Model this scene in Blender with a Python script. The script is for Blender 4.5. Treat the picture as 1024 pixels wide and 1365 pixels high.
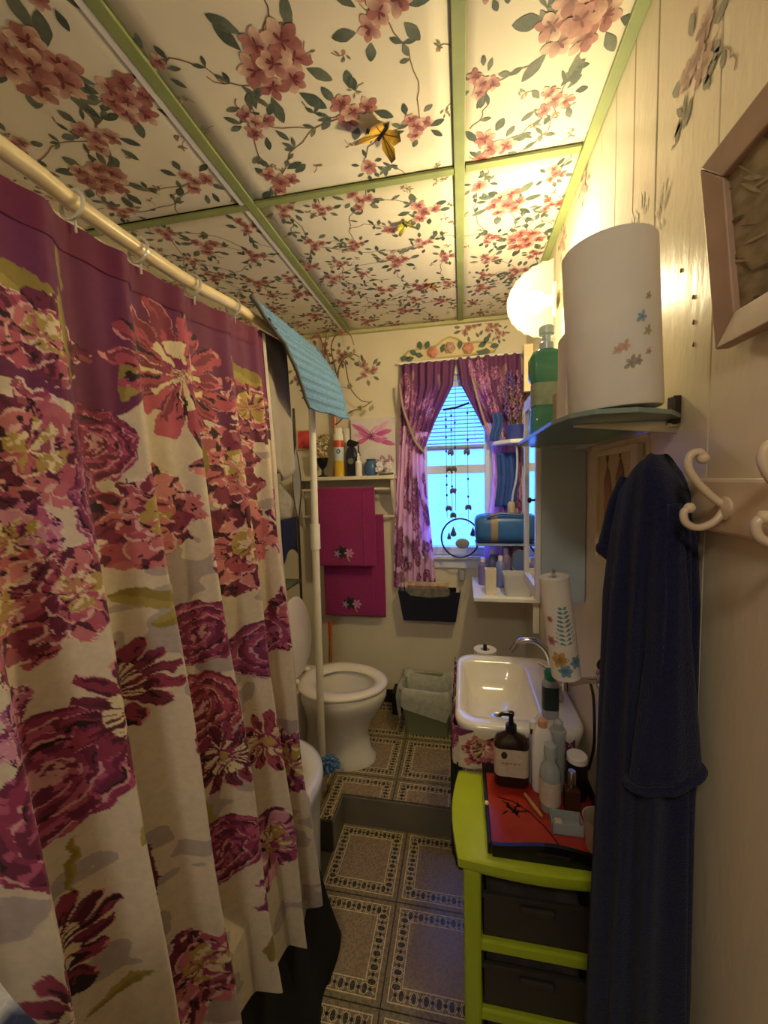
import bpy, math, random
import numpy as np
from mathutils import Matrix, Vector

for _o in list(bpy.data.objects):
    bpy.data.objects.remove(_o, do_unlink=True)
SC = bpy.context.scene
COL = SC.collection

# ------------------------------------------------------------------ camera
F_PX, YAW, PITCH, ROLL = 533.0, .1934, -.077, -.0255
cam_data = bpy.data.cameras.new('camera')
cam_data.sensor_fit = 'HORIZONTAL'
cam_data.sensor_width = 36.0
cam_data.lens = 36.0 * F_PX / 1024.0
cam_data.clip_start = .02
cam = bpy.data.objects.new('camera', cam_data)
COL.objects.link(cam)
_f = Vector((-math.sin(YAW) * math.cos(PITCH), math.cos(YAW) * math.cos(PITCH), math.sin(PITCH)))
_r = Vector((math.cos(YAW), math.sin(YAW), 0))
_u = _r.cross(_f)
_r2 = math.cos(ROLL) * _r + math.sin(ROLL) * _u
_u2 = -math.sin(ROLL) * _r + math.cos(ROLL) * _u
_m = Matrix((_r2, _u2, -_f)).transposed().to_4x4()
_m.translation = (0, 0, 1.56)
cam.matrix_world = _m
SC.camera = cam

# ------------------------------------------------------------------ world, exposure
world = bpy.data.worlds.new('daylight')
SC.world = world
world.use_nodes = True
_bg = world.node_tree.nodes['Background']
_bg.inputs[0].default_value = (.075, .25, 1.0, 1)
_bg.inputs[1].default_value = 3.8
SC.view_settings.view_transform = 'Standard'
SC.view_settings.look = 'None'
SC.view_settings.gamma = 1
SC.view_settings.use_curve_mapping = False
SC.view_settings.exposure = 0.75
GLOBE_W = 12.5       # the lit globe on the right wall
FILL_W = 8.0     # unseen fill lamp added behind the camera
WARM = (1.0, .92, .72)
WARM2 = (1.0, .90, .74)

# ------------------------------------------------------------------ room measures (metres)
XL, XR, YB, YN = -1.30, .365, 2.4375, -1.60
ZC, ZU, YS = 2.476, .1385, 1.648      # ceiling, upper floor, step

rnd = random.Random(7)


def lin(c):
    c = c / 255.0
    return c / 12.92 if c <= .04045 else ((c + .055) / 1.055) ** 2.4


def C(r, g, b):
    return (lin(r), lin(g), lin(b), 1.0)


def CA(a):
    a = np.asarray(a, float) / 255.0
    return np.where(a <= .04045, a / 12.92, ((a + .055) / 1.055) ** 2.4)


_mats = {}


def mat(name, col=None, rough=.6, metal=0.0, noise=.08, nscale=14.0, bump=0.0, bscale=120.0, attr=False,
        translucent=0.0, clear=0.0, coat=0.0, emit=None, estr=0.0, sheen=0.0, spec=.5, stretch=None, glass=False,
        rnoise=0.0, ior=1.45):
    if name in _mats:
        return _mats[name]
    m = bpy.data.materials.new(name)
    m.use_nodes = True
    nt = m.node_tree
    N, L = nt.nodes, nt.links
    p = N['Principled BSDF']
    out = N['Material Output']
    p.inputs['Roughness'].default_value = rough
    p.inputs['Metallic'].default_value = metal
    p.inputs['Specular IOR Level'].default_value = spec
    p.inputs['Coat Weight'].default_value = coat
    p.inputs['Coat Roughness'].default_value = .08
    p.inputs['Sheen Weight'].default_value = sheen
    p.inputs['IOR'].default_value = ior
    tc = N.new('ShaderNodeTexCoord')
    mp = N.new('ShaderNodeMapping')
    L.new(tc.outputs['Object'], mp.inputs[0])
    if stretch:
        mp.inputs['Scale'].default_value = stretch
    if attr:
        a = N.new('ShaderNodeAttribute')
        a.attribute_name = 'Col'
        src = a.outputs['Color']
    else:
        r_ = N.new('ShaderNodeRGB')
        r_.outputs[0].default_value = col
        src = r_.outputs[0]
    if noise > 0:
        nz = N.new('ShaderNodeTexNoise')
        nz.inputs['Scale'].default_value = nscale
        nz.inputs['Detail'].default_value = 5
        L.new(mp.outputs[0], nz.inputs['Vector'])
        mr = N.new('ShaderNodeMapRange')
        mr.inputs['From Min'].default_value = .3
        mr.inputs['From Max'].default_value = .7
        mr.inputs['To Min'].default_value = 1 - noise
        mr.inputs['To Max'].default_value = 1 + noise
        L.new(nz.outputs['Fac'], mr.inputs['Value'])
        mx = N.new('ShaderNodeMix')
        mx.data_type = 'RGBA'
        mx.blend_type = 'MULTIPLY'
        mx.inputs['Factor'].default_value = 1
        L.new(src, mx.inputs['A'])
        L.new(mr.outputs[0], mx.inputs['B'])
        src = mx.outputs['Result']
        if rnoise:
            mr2 = N.new('ShaderNodeMapRange')
            mr2.inputs['From Min'].default_value = .3
            mr2.inputs['From Max'].default_value = .7
            mr2.inputs['To Min'].default_value = rough - rnoise
            mr2.inputs['To Max'].default_value = rough + rnoise
            L.new(nz.outputs['Fac'], mr2.inputs['Value'])
            L.new(mr2.outputs[0], p.inputs['Roughness'])
    L.new(src, p.inputs['Base Color'])
    if bump > 0:
        nb = N.new('ShaderNodeTexNoise')
        nb.inputs['Scale'].default_value = bscale
        nb.inputs['Detail'].default_value = 3
        L.new(mp.outputs[0], nb.inputs['Vector'])
        bn = N.new('ShaderNodeBump')
        bn.inputs['Strength'].default_value = bump
        bn.inputs['Distance'].default_value = .004
        L.new(nb.outputs['Fac'], bn.inputs['Height'])
        L.new(bn.outputs[0], p.inputs['Normal'])
    sh = p.outputs[0]
    if emit:
        p.inputs['Emission Color'].default_value = emit
        p.inputs['Emission Strength'].default_value = estr
    if glass:
        p.inputs['Transmission Weight'].default_value = 1.0
    if translucent > 0:
        t = N.new('ShaderNodeBsdfTranslucent')
        L.new(src, t.inputs['Color'])
        ms = N.new('ShaderNodeMixShader')
        ms.inputs[0].default_value = translucent
        L.new(sh, ms.inputs[1])
        L.new(t.outputs[0], ms.inputs[2])
        sh = ms.outputs[0]
    if clear > 0:
        t = N.new('ShaderNodeBsdfTransparent')
        L.new(src, t.inputs['Color'])
        ms = N.new('ShaderNodeMixShader')
        ms.inputs[0].default_value = clear
        L.new(sh, ms.inputs[1])
        L.new(t.outputs[0], ms.inputs[2])
        sh = ms.outputs[0]
    L.new(sh, out.inputs['Surface'])
    _mats[name] = m
    return m


# ------------------------------------------------------------------ mesh collector
class G:
    def __init__(self):
        self.v, self.f, self.c = [], [], []

    def add(self, vs, fs, col=(1, 1, 1, 1)):
        o = len(self.v)
        self.v += [tuple(map(float, p)) for p in vs]
        if isinstance(col, list):
            self.c += col
        else:
            self.c += [col] * len(vs)
        self.f += [tuple(i + o for i in q) for q in fs]
        return self

    def box(self, x0, x1, y0, y1, z0, z1, col=(1, 1, 1, 1)):
        return self.add([(x0, y0, z0), (x1, y0, z0), (x1, y1, z0), (x0, y1, z0), (x0, y0, z1), (x1, y0, z1), (x1, y1, z1), (x0, y1, z1)],
                        [(0, 3, 2, 1), (4, 5, 6, 7), (0, 1, 5, 4), (1, 2, 6, 5), (2, 3, 7, 6), (3, 0, 4, 7)], col)

    def bar(self, a, b, w, h, up=(0, 0, 1), col=(1, 1, 1, 1)):
        a, b, up = Vector(a), Vector(b), Vector(up)
        d = (b - a).normalized()
        s = d.cross(up).normalized() * (w / 2)
        t = s.cross(d).normalized() * (h / 2)
        vs = [a - s - t, a + s - t, a + s + t, a - s + t, b - s - t, b + s - t, b + s + t, b - s + t]
        return self.add(vs, [(0, 1, 2, 3), (7, 6, 5, 4), (4, 5, 1, 0), (5, 6, 2, 1), (6, 7, 3, 2), (7, 4, 0, 3)], col)

    def loft(self, rings, cap0=True, cap1=True, col=(1, 1, 1, 1), closed=True):
        n = len(rings[0])
        vs = [p for r in rings for p in r]
        fs = []
        for i in range(len(rings) - 1):
            for j in range(n if closed else n - 1):
                k = (j + 1) % n
                fs.append((i * n + j, i * n + k, (i + 1) * n + k, (i + 1) * n + j))
        if cap0:
            fs.append(tuple(range(n - 1, -1, -1)))
        if cap1:
            fs.append(tuple((len(rings) - 1) * n + j for j in range(n)))
        return self.add(vs, fs, col)

    def lathe(self, prof, c=(0, 0, 0), n=24, sx=1.0, sy=1.0, M=None, col=(1, 1, 1, 1), cap0=True, cap1=True):
        rings = []
        for r, z in prof:
            ring = []
            for j in range(n):
                a = 2 * math.pi * j / n
                p = Vector((max(r, 1e-5) * math.cos(a) * sx, max(r, 1e-5) * math.sin(a) * sy, z))
                if M is not None:
                    p = M @ p
                ring.append((p[0] + c[0], p[1] + c[1], p[2] + c[2]))
            rings.append(ring)
        return self.loft(rings, cap0, cap1, col)

    def tube(self, path, r, n=8, col=(1, 1, 1, 1), closed=False):
        P = [Vector(p) for p in path]
        R = r if isinstance(r, (list, tuple)) else [r] * len(P)
        rings = []
        ref = None
        for i, p in enumerate(P):
            if closed:
                d = P[(i + 1) % len(P)] - P[i - 1]
            else:
                d = P[min(i + 1, len(P) - 1)] - P[max(i - 1, 0)]
            d.normalize()
            if ref is None:
                ref = Vector((0, 0, 1)) if abs(d.z) < .9 else Vector((1, 0, 0))
            s = d.cross(ref).normalized()
            t = s.cross(d).normalized()
            ref = t
            rings.append([p + (s * math.cos(2 * math.pi * j / n) + t * math.sin(2 * math.pi * j / n)) * R[i] for j in range(n)])
        if closed:
            rings.append(rings[0])
        return self.loft(rings, not closed, not closed, col)

    def ball(self, c, r, n=12, m=8, col=(1, 1, 1, 1)):
        if not isinstance(r, (tuple, list)):
            r = (r, r, r)
        rings = []
        for i in range(m + 1):
            a = math.pi * (i / m) - math.pi / 2
            k = max(math.cos(a), 1e-4)
            rings.append([(c[0] + r[0] * k * math.cos(2 * math.pi * j / n), c[1] + r[1] * k * math.sin(2 * math.pi * j / n), c[2] + r[2] * math.sin(a)) for j in range(n)])
        return self.loft(rings, True, True, col)

    def grid(self, fn, nu, nv, col=(1, 1, 1, 1)):
        vs = [fn(i / nu, j / nv) for j in range(nv + 1) for i in range(nu + 1)]
        fs = [(j * (nu + 1) + i, j * (nu + 1) + i + 1, (j + 1) * (nu + 1) + i + 1, (j + 1) * (nu + 1) + i) for j in range(nv) for i in range(nu)]
        return self.add(vs, fs, col)

    def poly(self, pts, col=(1, 1, 1, 1)):
        return self.add(pts, [tuple(range(len(pts)))], col)

    def build(self, name, m, parent=None, smooth=True, bevel=0.0, solid=0.0, sub=0, angle=40, seg=2, **tags):
        base = Vector((0, 0, 0))
        if parent is not None:
            q = parent
            while q is not None:
                base += q.location
                q = q.parent
        else:
            if tags.get('kind') != 'structure' and self.v:
                a = np.array(self.v)
                base = Vector(((a[:, 0].min() + a[:, 0].max()) / 2, (a[:, 1].min() + a[:, 1].max()) / 2, a[:, 2].min()))
        me = bpy.data.meshes.new(name)
        a = np.array(self.v, dtype=np.float64) - np.array(base)
        me.from_pydata(a.tolist(), [], self.f)
        at = me.color_attributes.new('Col', 'FLOAT_COLOR', 'POINT')
        at.data.foreach_set('color', np.array(self.c, dtype=np.float32).ravel())
        me.materials.append(m)
        if smooth:
            me.shade_smooth()
            if angle < 180:
                me.set_sharp_from_angle(angle=math.radians(angle))
        o = bpy.data.objects.new(name, me)
        COL.objects.link(o)
        if parent is not None:
            o.parent = parent
        else:
            o.location = base
        if solid:
            md = o.modifiers.new('thickness', 'SOLIDIFY')
            md.thickness = solid
            md.offset = 0
        if bevel:
            md = o.modifiers.new('bevel', 'BEVEL')
            md.width = bevel
            md.segments = seg
            md.limit_method = 'ANGLE'
            md.angle_limit = math.radians(35)
        if sub:
            md = o.modifiers.new('subdivision', 'SUBSURF')
            md.levels = sub
            md.render_levels = sub
        for k, v in tags.items():
            o[k] = v
        return o


def thing(name, label, cat, loc, group=None):
    o = bpy.data.objects.new(name, None)
    COL.objects.link(o)
    o.location = loc
    o['label'] = label
    o['category'] = cat
    if group:
        o['group'] = group
    return o


def copy_tree(o, loc, label=None):
    r = o.copy()
    COL.objects.link(r)
    r.location = loc
    if label:
        r['label'] = label
    for ch in [c for c in bpy.data.objects if c.parent == o]:
        c = ch.copy()
        COL.objects.link(c)
        c.parent = r
    return r


def rrect(cx, cy, hx, hy, r, z, n=6):
    pts = []
    r = min(r, hx * .98, hy * .98)
    for qx, qy, a0 in ((1, 1, 0), (-1, 1, 90), (-1, -1, 180), (1, -1, 270)):
        for i in range(n + 1):
            a = math.radians(a0 + 90 * i / n)
            pts.append((cx + qx * (hx - r) + r * math.cos(a), cy + qy * (hy - r) + r * math.sin(a), z))
    return pts


def ell(cx, cy, hx, hy, z, n=32):
    return [(cx + hx * math.cos(2 * math.pi * i / n), cy + hy * math.sin(2 * math.pi * i / n), z) for i in range(n)]


def axis_to(a, b):
    d = (Vector(b) - Vector(a)).normalized()
    return d.to_track_quat('Z', 'Y').to_matrix()


def arc(pts, n=8):
    """Catmull-Rom through points"""
    P = [Vector(p) for p in pts]
    P = [P[0] * 2 - P[1]] + P + [P[-1] * 2 - P[-2]]
    out = []
    for i in range(1, len(P) - 2):
        for k in range(n):
            t = k / n
            a, b, c, d = P[i - 1], P[i], P[i + 1], P[i + 2]
            out.append(.5 * ((2 * b) + (c - a) * t + (2 * a - 5 * b + 4 * c - d) * t * t + (3 * b - a - 3 * c + d) * t ** 3))
    out.append(P[-2])
    return out


# ------------------------------------------------------------------ numpy noise + cloth prints
def vnoise(x, y, seed=0):
    xi, yi = np.floor(x), np.floor(y)
    fx, fy = x - xi, y - yi
    fx, fy = fx * fx * (3 - 2 * fx), fy * fy * (3 - 2 * fy)

    def h(a, b):
        s = np.sin(a * 127.1 + b * 311.7 + seed * 74.7) * 43758.5453
        return s - np.floor(s)
    return (h(xi, yi) * (1 - fx) + h(xi + 1, yi) * fx) * (1 - fy) + (h(xi, yi + 1) * (1 - fx) + h(xi + 1, yi + 1) * fx) * fy


def fbm(x, y, seed=0, o=3):
    s = np.zeros_like(x)
    a, t = .5, 0
    for i in range(o):
        s += a * vnoise(x * 2 ** i, y * 2 ** i, seed + i * 13)
        t += a
        a *= .5
    return s / t


# ------------------------------------------------------------------ flat prints (wallpaper, tile inlays) as thin coloured polygons
class Print:
    def __init__(self, mp, rect, step=.00006):
        self.mp, self.rect, self.g, self.layer, self.step = mp, rect, G(), 0, step
        self.fade = 0.0

    def pol(self, pts, cols):
        if not isinstance(cols, list):
            cols = [cols] * len(pts)
        fd = self.fade
        P = [(p[0], p[1]) + tuple(c[k] * (1 - fd) + (.70, .62, .46)[k] * fd for k in range(3)) for p, c in zip(pts, cols)]
        x0, x1, y0, y1 = self.rect
        for ax, lim, sg in ((0, x0, 1), (0, x1, -1), (1, y0, 1), (1, y1, -1)):
            out = []
            for i in range(len(P)):
                a, b = P[i - 1], P[i]
                ia, ib = (a[ax] - lim) * sg >= 0, (b[ax] - lim) * sg >= 0
                if ia != ib:
                    t = (lim - a[ax]) / (b[ax] - a[ax])
                    out.append(tuple(a[k] + (b[k] - a[k]) * t for k in range(5)))
                if ib:
                    out.append(b)
            P = out
            if len(P) < 3:
                return
        self.g.add([self.mp(p[0], p[1], self.layer * self.step) for p in P], [tuple(range(len(P)))], [(p[2], p[3], p[4], 1.0) for p in P])

    def petal(self, x, y, ang, ln, wd, c0, c1, tip=.6):
        ca, sa = math.cos(ang), math.sin(ang)
        half = [(0, 0), (.12, .34), (.28, .68), (tip * .8, .93), (tip, 1), (tip + (1 - tip) * .42, .84), (tip + (1 - tip) * .78, .46)]
        prof = half + [(1, 0)] + [(a, -b) for a, b in half[:0:-1]]
        pts, cols = [], []
        for a, b in prof:
            px, py = a * ln, b * wd / 2
            pts.append((x + px * ca - py * sa, y + px * sa + py * ca))
            cols.append(tuple(c0[k] + (c1[k] - c0[k]) * min(1, a * 1.1) for k in range(3)))
        self.pol(pts, cols)

    def strip(self, path, w, col):
        for i in range(len(path) - 1):
            (x0, y0), (x1, y1) = path[i], path[i + 1]
            d = math.hypot(x1 - x0, y1 - y0) or 1
            nx, ny = -(y1 - y0) / d * w / 2, (x1 - x0) / d * w / 2
            self.pol([(x0 + nx, y0 + ny), (x1 + nx, y1 + ny), (x1 - nx, y1 - ny), (x0 - nx, y0 - ny)], col)


LEAVES = [C(72, 84, 72), C(88, 98, 84), C(64, 76, 64), C(112, 118, 102)]
PET0 = [C(124, 62, 62), C(138, 76, 72), C(110, 54, 56)]
PET1 = [C(208, 168, 152), C(188, 134, 124), C(222, 190, 170), C(166, 108, 104)]
VINE = C(122, 92, 74)


def cluster(P, x, y, r, seed, leaves=7):
    R = random.Random(seed)
    P.layer = 2
    for i in range(leaves):
        a = 2 * math.pi * i / leaves + R.uniform(-.4, .4)
        d = r * R.uniform(.5, .72)
        c = R.choice(LEAVES)
        c2 = R.choice(LEAVES)
        P.petal(x + d * math.cos(a), y + d * math.sin(a), a + R.uniform(-.6, .6), r * R.uniform(.42, .66), r * R.uniform(.2, .3), c, c2, .5)
    n = 1 if r < .05 else (4 if r < .09 else 7)
    for i in range(n):
        P.layer += 1
        a = 2 * math.pi * i / max(n - 1, 1) + R.uniform(-.3, .3)
        d = 0 if i == n - 1 else r * R.uniform(.36, .5)
        bx, by = x + d * math.cos(a), y + d * math.sin(a)
        k = 6
        a0 = R.uniform(0, 6)
        br = r * (R.uniform(.30, .38) if n > 1 else .6)
        for j in range(k):
            P.layer += .3
            P.petal(bx, by, a0 + 2 * math.pi * j / k + R.uniform(-.2, .2), br * R.uniform(.8, 1.15), br * R.uniform(.55, .75), R.choice(PET0), R.choice(PET1))
        for j in range(5):
            P.layer += .1
            P.petal(bx, by, a0 + R.uniform(0, 6.28), br * .5, br * .16, C(96, 34, 40), C(120, 52, 52))
    P.layer = 2


def vine(P, a, b, seed, bend=.25):
    R = random.Random(seed)
    P.layer = 1
    mx, my = (a[0] + b[0]) / 2, (a[1] + b[1]) / 2
    dx, dy = b[0] - a[0], b[1] - a[1]
    s = R.choice((-1, 1)) * bend
    cx, cy = mx - dy * s, my + dx * s
    path = []
    for i in range(13):
        t = i / 12
        path.append(((1 - t) ** 2 * a[0] + 2 * t * (1 - t) * cx + t * t * b[0] + .004 * math.sin(t * 21 + seed), (1 - t) ** 2 * a[1] + 2 * t * (1 - t) * cy + t * t * b[1] + .004 * math.cos(t * 17 + seed)))
    P.strip(path, .0028, VINE)
    for i in R.sample((3, 5, 7, 9), 2):
        P.layer = 2
        for q in range(R.choice((1, 2, 3))):
            ang = R.uniform(0, 6.28)
            c = R.choice(LEAVES)
            P.petal(path[i][0], path[i][1], ang, R.uniform(.022, .04), R.uniform(.009, .016), c, R.choice(LEAVES), .5)


def sprig(P, x, y, seed):
    R = random.Random(seed)
    P.layer = 1
    a = R.uniform(0, 6.28)
    P.strip([(x, y), (x + .012 * math.cos(a), y + .012 * math.sin(a)), (x + .026 * math.cos(a + .3), y + .026 * math.sin(a + .3))], .0018, C(140, 128, 96))
    for i in range(4):
        P.petal(x + R.uniform(-.008, .008), y + R.uniform(-.008, .008), R.uniform(0, 6.28), .014, .005, C(112, 112, 84), C(136, 126, 92), .5)
    P.petal(x, y, a + 2, .012, .008, C(170, 110, 96), C(196, 150, 120))


# ------------------------------------------------------------------ materials of the room
M_paint = mat('cream_wall_paint', C(222, 212, 188), rough=.55, noise=.05, nscale=4, bump=.12, bscale=60)
M_board = mat('glossy_cream_board_paint', C(222, 208, 180), rough=.30, noise=.06, nscale=5, bump=.25, bscale=45, stretch=(1, 1, .35))
M_paper = mat('cream_wallpaper', C(222, 214, 194), rough=.6, noise=.04, nscale=6, bump=.05, bscale=80)
M_print = mat('wallpaper_print', attr=True, rough=.6, noise=.16, nscale=90)
M_green = mat('sage_green_batten_paint', C(140, 150, 96), rough=.5, noise=.1, nscale=12)
M_dark = mat('dark_void_board', C(44, 36, 28), rough=.9)
M_tile = mat('tile_vinyl', attr=True, rough=.28, noise=.15, nscale=130, bump=.05, bscale=70, rnoise=.08)
M_joint = mat('tile_joint', C(70, 62, 50), rough=.8)
M_step = mat('painted_step_riser', C(112, 106, 92), rough=.5, noise=.12, nscale=9)
M_white = mat('white_gloss_paint', C(232, 230, 224), rough=.35, noise=.04)
M_whitew = mat('window_white_vinyl', C(216, 222, 230), rough=.35, noise=.03)
M_black = mat('black_baseboard_paint', C(26, 24, 24), rough=.6)

# ------------------------------------------------------------------ floor
floor = G().box(XL, XR, YN, YS, -.05, -.004).build('floor', M_joint, kind='structure', smooth=False, label='lower vinyl tile floor with bordered squares')
up = G().box(XL, XR, YS, YB, -.05, ZU - .004)
up.box(XL, -.55, 1.50, YS, -.004, ZU - .004)
floor_up = up.build('floor_platform', M_joint, kind='structure', smooth=False, label='raised tiled platform at the window end')
TS = .305


def tile_geo(x0, x1, y0, y1):
    """bordered tile TS square, clipped to the given local rectangle"""
    P = Print(lambda x, y, l: (x, y, .0035 + l), (x0, x1, y0, y1), .00025)
    g0, li, bd, fld = C(126, 112, 84), C(216, 196, 148), C(120, 106, 82), C(142, 122, 94)
    ov, sq = C(62, 60, 50), C(30, 27, 24)
    e = .002
    P.pol([(e, e), (TS - e, e), (TS - e, TS - e), (e, TS - e)], g0)
    P.layer = 1

    def sqr(a, c):
        P.pol([(a, a), (TS - a, a), (TS - a, TS - a), (a, TS - a)], c)
        P.layer += 1
    sqr(.017, li)
    sqr(.0205, bd)
    m = .0385
    n = 12
    per = (TS - 2 * m) / n
    for side in range(4):
        for i in range(n + (0 if side % 2 else 0)):
            s = m + i * per
            def tr(u, v):
                return [(u, v), (TS - v, u), (TS - u, TS - v), (v, TS - u)][side]
            if i % 2 == 0:
                q = .0042
                P.pol([tr(s - q, m - q), tr(s + q, m - q), tr(s + q, m + q), tr(s - q, m + q)], sq)
                for dx, dy in ((1, 1), (-1, 1), (1, -1), (-1, -1)):
                    a, b = tr(s + dx * q, m + dy * q), tr(s + dx * per * .55, m + dy * .016)
                    P.strip([a, b], .0022, li)
            else:
                P.layer += .2
                a, b = .0105, .0165
                P.pol([tr(s + a * math.cos(t * math.pi / 4), m + b * math.sin(t * math.pi / 4)) for t in range(8)], li)
                P.layer += .2
                a, b = .0088, .0142
                P.pol([tr(s + a * math.cos(t * math.pi / 4), m + b * math.sin(t * math.pi / 4)) for t in range(8)], ov)
                P.layer -= .4
    P.layer = 5
    a = .0565
    sqr(a, li)
    sqr(a + .0032, fld)
    g = P.g
    g.box(max(e, x0 + .0005), min(TS - e, x1 - .0005), max(e, y0 + .0005), min(TS - e, y1 - .0005), -.0038, .0033, C(120, 108, 84))
    return g


_tiles = {}


def place_tile(ox, oy, z, parent, cx0=-9., cx1=9., cy0=-9., cy1=9.):
    x0, x1, y0, y1 = max(0, cx0 - ox), min(TS, cx1 - ox), max(0, cy0 - oy), min(TS, cy1 - oy)
    if x1 - x0 < .015 or y1 - y0 < .015:
        return
    key = tuple(round(q, 3) for q in (x0, x1, y0, y1))
    if key not in _tiles:
        o = tile_geo(x0, x1, y0, y1).build('tile', M_tile, floor, smooth=False)
        _tiles[key] = o
    else:
        o = _tiles[key].copy()
        COL.objects.link(o)
    o.parent = parent
    o.location = (ox, oy, z)


GX = -.2534
for i in range(-1, 2):
    for j in range(-4, 6):
        place_tile(GX + i * TS, YS - (j + 1) * TS, 0, floor, -.552, XR)
for i in range(-3, 3):
    for j in range(-1, 3):
        place_tile(-.3175 + i * TS, 1.775 + j * TS, ZU, floor_up, XL, XR, YS + .002, YB)
for j in (-1,):
    for i in (-2, -1):
        place_tile(-.3175 + i * TS, 1.775 + j * TS, ZU, floor_up, XL, -.552, 1.502, YS + .001)
st = G().box(-.552, XR - .002, YS - .006, YS - .0005, 0.004, ZU - .004)
st.build('trim_1', M_step, kind='structure', smooth=False, label='dark riser of the step between floors')
st = G().box(-.5498, -.5445, 1.5, YS - .006, 0.004, ZU - .004)
st.build('trim_2', M_step, kind='structure', smooth=False, label='side riser of the platform beside the tub')

# ------------------------------------------------------------------ walls
WX0, WX1, WZ0, WZ1 = -.235, .165, 1.10, 2.17    # window opening
w = G()
for a in ((XL - .1, WX0, -.05, 2.6), (WX1, XR + .1, -.05, 2.6), (WX0, WX1, -.05, WZ0), (WX0, WX1, WZ1, 2.6)):
    w.box(a[0], a[1], YB, YB + .10, a[2], a[3])
wall_back = w.build('wall_back', M_paint, kind='structure', smooth=False, label='cream painted end wall with the window')
wall_right = G().box(XR + .011, XR + .1, YN, YB, -.05, 2.6).build('wall_right', M_dark, kind='structure', smooth=False, label='cream board panelled wall on the right')
yb = [YN, -1.3, -1.0, -.75, -.5, -.25, 0, .22, .45, .692, .887, .991, 1.097, 1.2, 1.45, 1.7, 1.95, 2.2, YB]
for a, b in zip(yb[:-1], yb[1:]):
    d = rnd.uniform(0, .0015)
    G().box(XR + d, XR + .0105, a + .0012, b - .0012, 0, ZC).build('board', M_board, wall_right, smooth=False, bevel=.0018)
G().box(XL - .1, XL, YN, YB, -.05, 2.6).build('wall_left', M_paint, kind='structure', smooth=False, label='cream wall behind the tub')
G().box(XL - .1, XR + .1, YN - .1, YN, -.05, 2.6).build('wall_near', M_paint, kind='structure', smooth=False, label='cream wall behind the camera')
G().box(-.99, XR, YB - .012, YB, ZU, ZU + .085).build('baseboard_back', M_black, kind='structure', smooth=False, bevel=.002, label='black baseboard under the window')

# ------------------------------------------------------------------ ceiling
ceiling = G().box(XL, XR + .1, YN, YB, ZC + .008, ZC + .1).build('ceiling', M_dark, kind='structure', smooth=False, label='ceiling of floral papered panels with green battens')
xs = [(XL, -.667), (-.661, .000), (.006, XR)]
ys = [(YN, -1.17), (-1.16, .046), (.056, 1.262), (1.279, YB)]
FL = {
    (0, 2): [(-.889, .771, .12), (-.764, .885, .09), (-.921, .954, .08), (-1.033, 1.073, .105), (-.777, 1.147, .08), (-1.089, 1.211, .06), (-1.149, .926, .07)],
    (1, 2): [(-.391, .881, .112), (-.502, 1.004, .07), (-.255, 1.029, .085), (-.527, 1.205, .085), (-.106, 1.105, .062), (-.149, .836, .085), (-.655, .831, .055)],
    (2, 2): [(.243, .934, .11), (.231, 1.108, .065), (.09, 1.22, .085)],
    (0, 3): [(-.756, 1.893, .08), (-.95, 1.45, .085), (-.80, 1.55, .07), (-1.05, 1.65, .07), (-.9, 1.75, .08), (-1.1, 1.9, .08), (-.95, 2.02, .07), (-.78, 2.15, .08), (-1.05, 2.25, .07), (-.74, 1.37, .06)],
    (1, 3): [(-.117, 1.44, .08), (-.315, 1.338, .07), (-.39, 1.573, .06), (-.544, 1.536, .065), (-.134, 1.62, .06), (-.252, 1.715, .08), (-.554, 1.797, .068), (-.362, 1.953, .07), (-.183, 1.961, .07), (-.29, 2.214, .08), (-.087, 2.146, .06), (-.45, 1.35, .055), (-.58, 2.05, .07), (-.52, 2.3, .07)],
    (2, 3): [(.155, 1.466, .095), (.248, 1.687, .10), (.304, 1.501, .055), (.115, 1.792, .065), (.25, 1.93, .075), (.1, 2.05, .07), (.25, 2.2, .07)],
}
seed = 100
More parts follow.
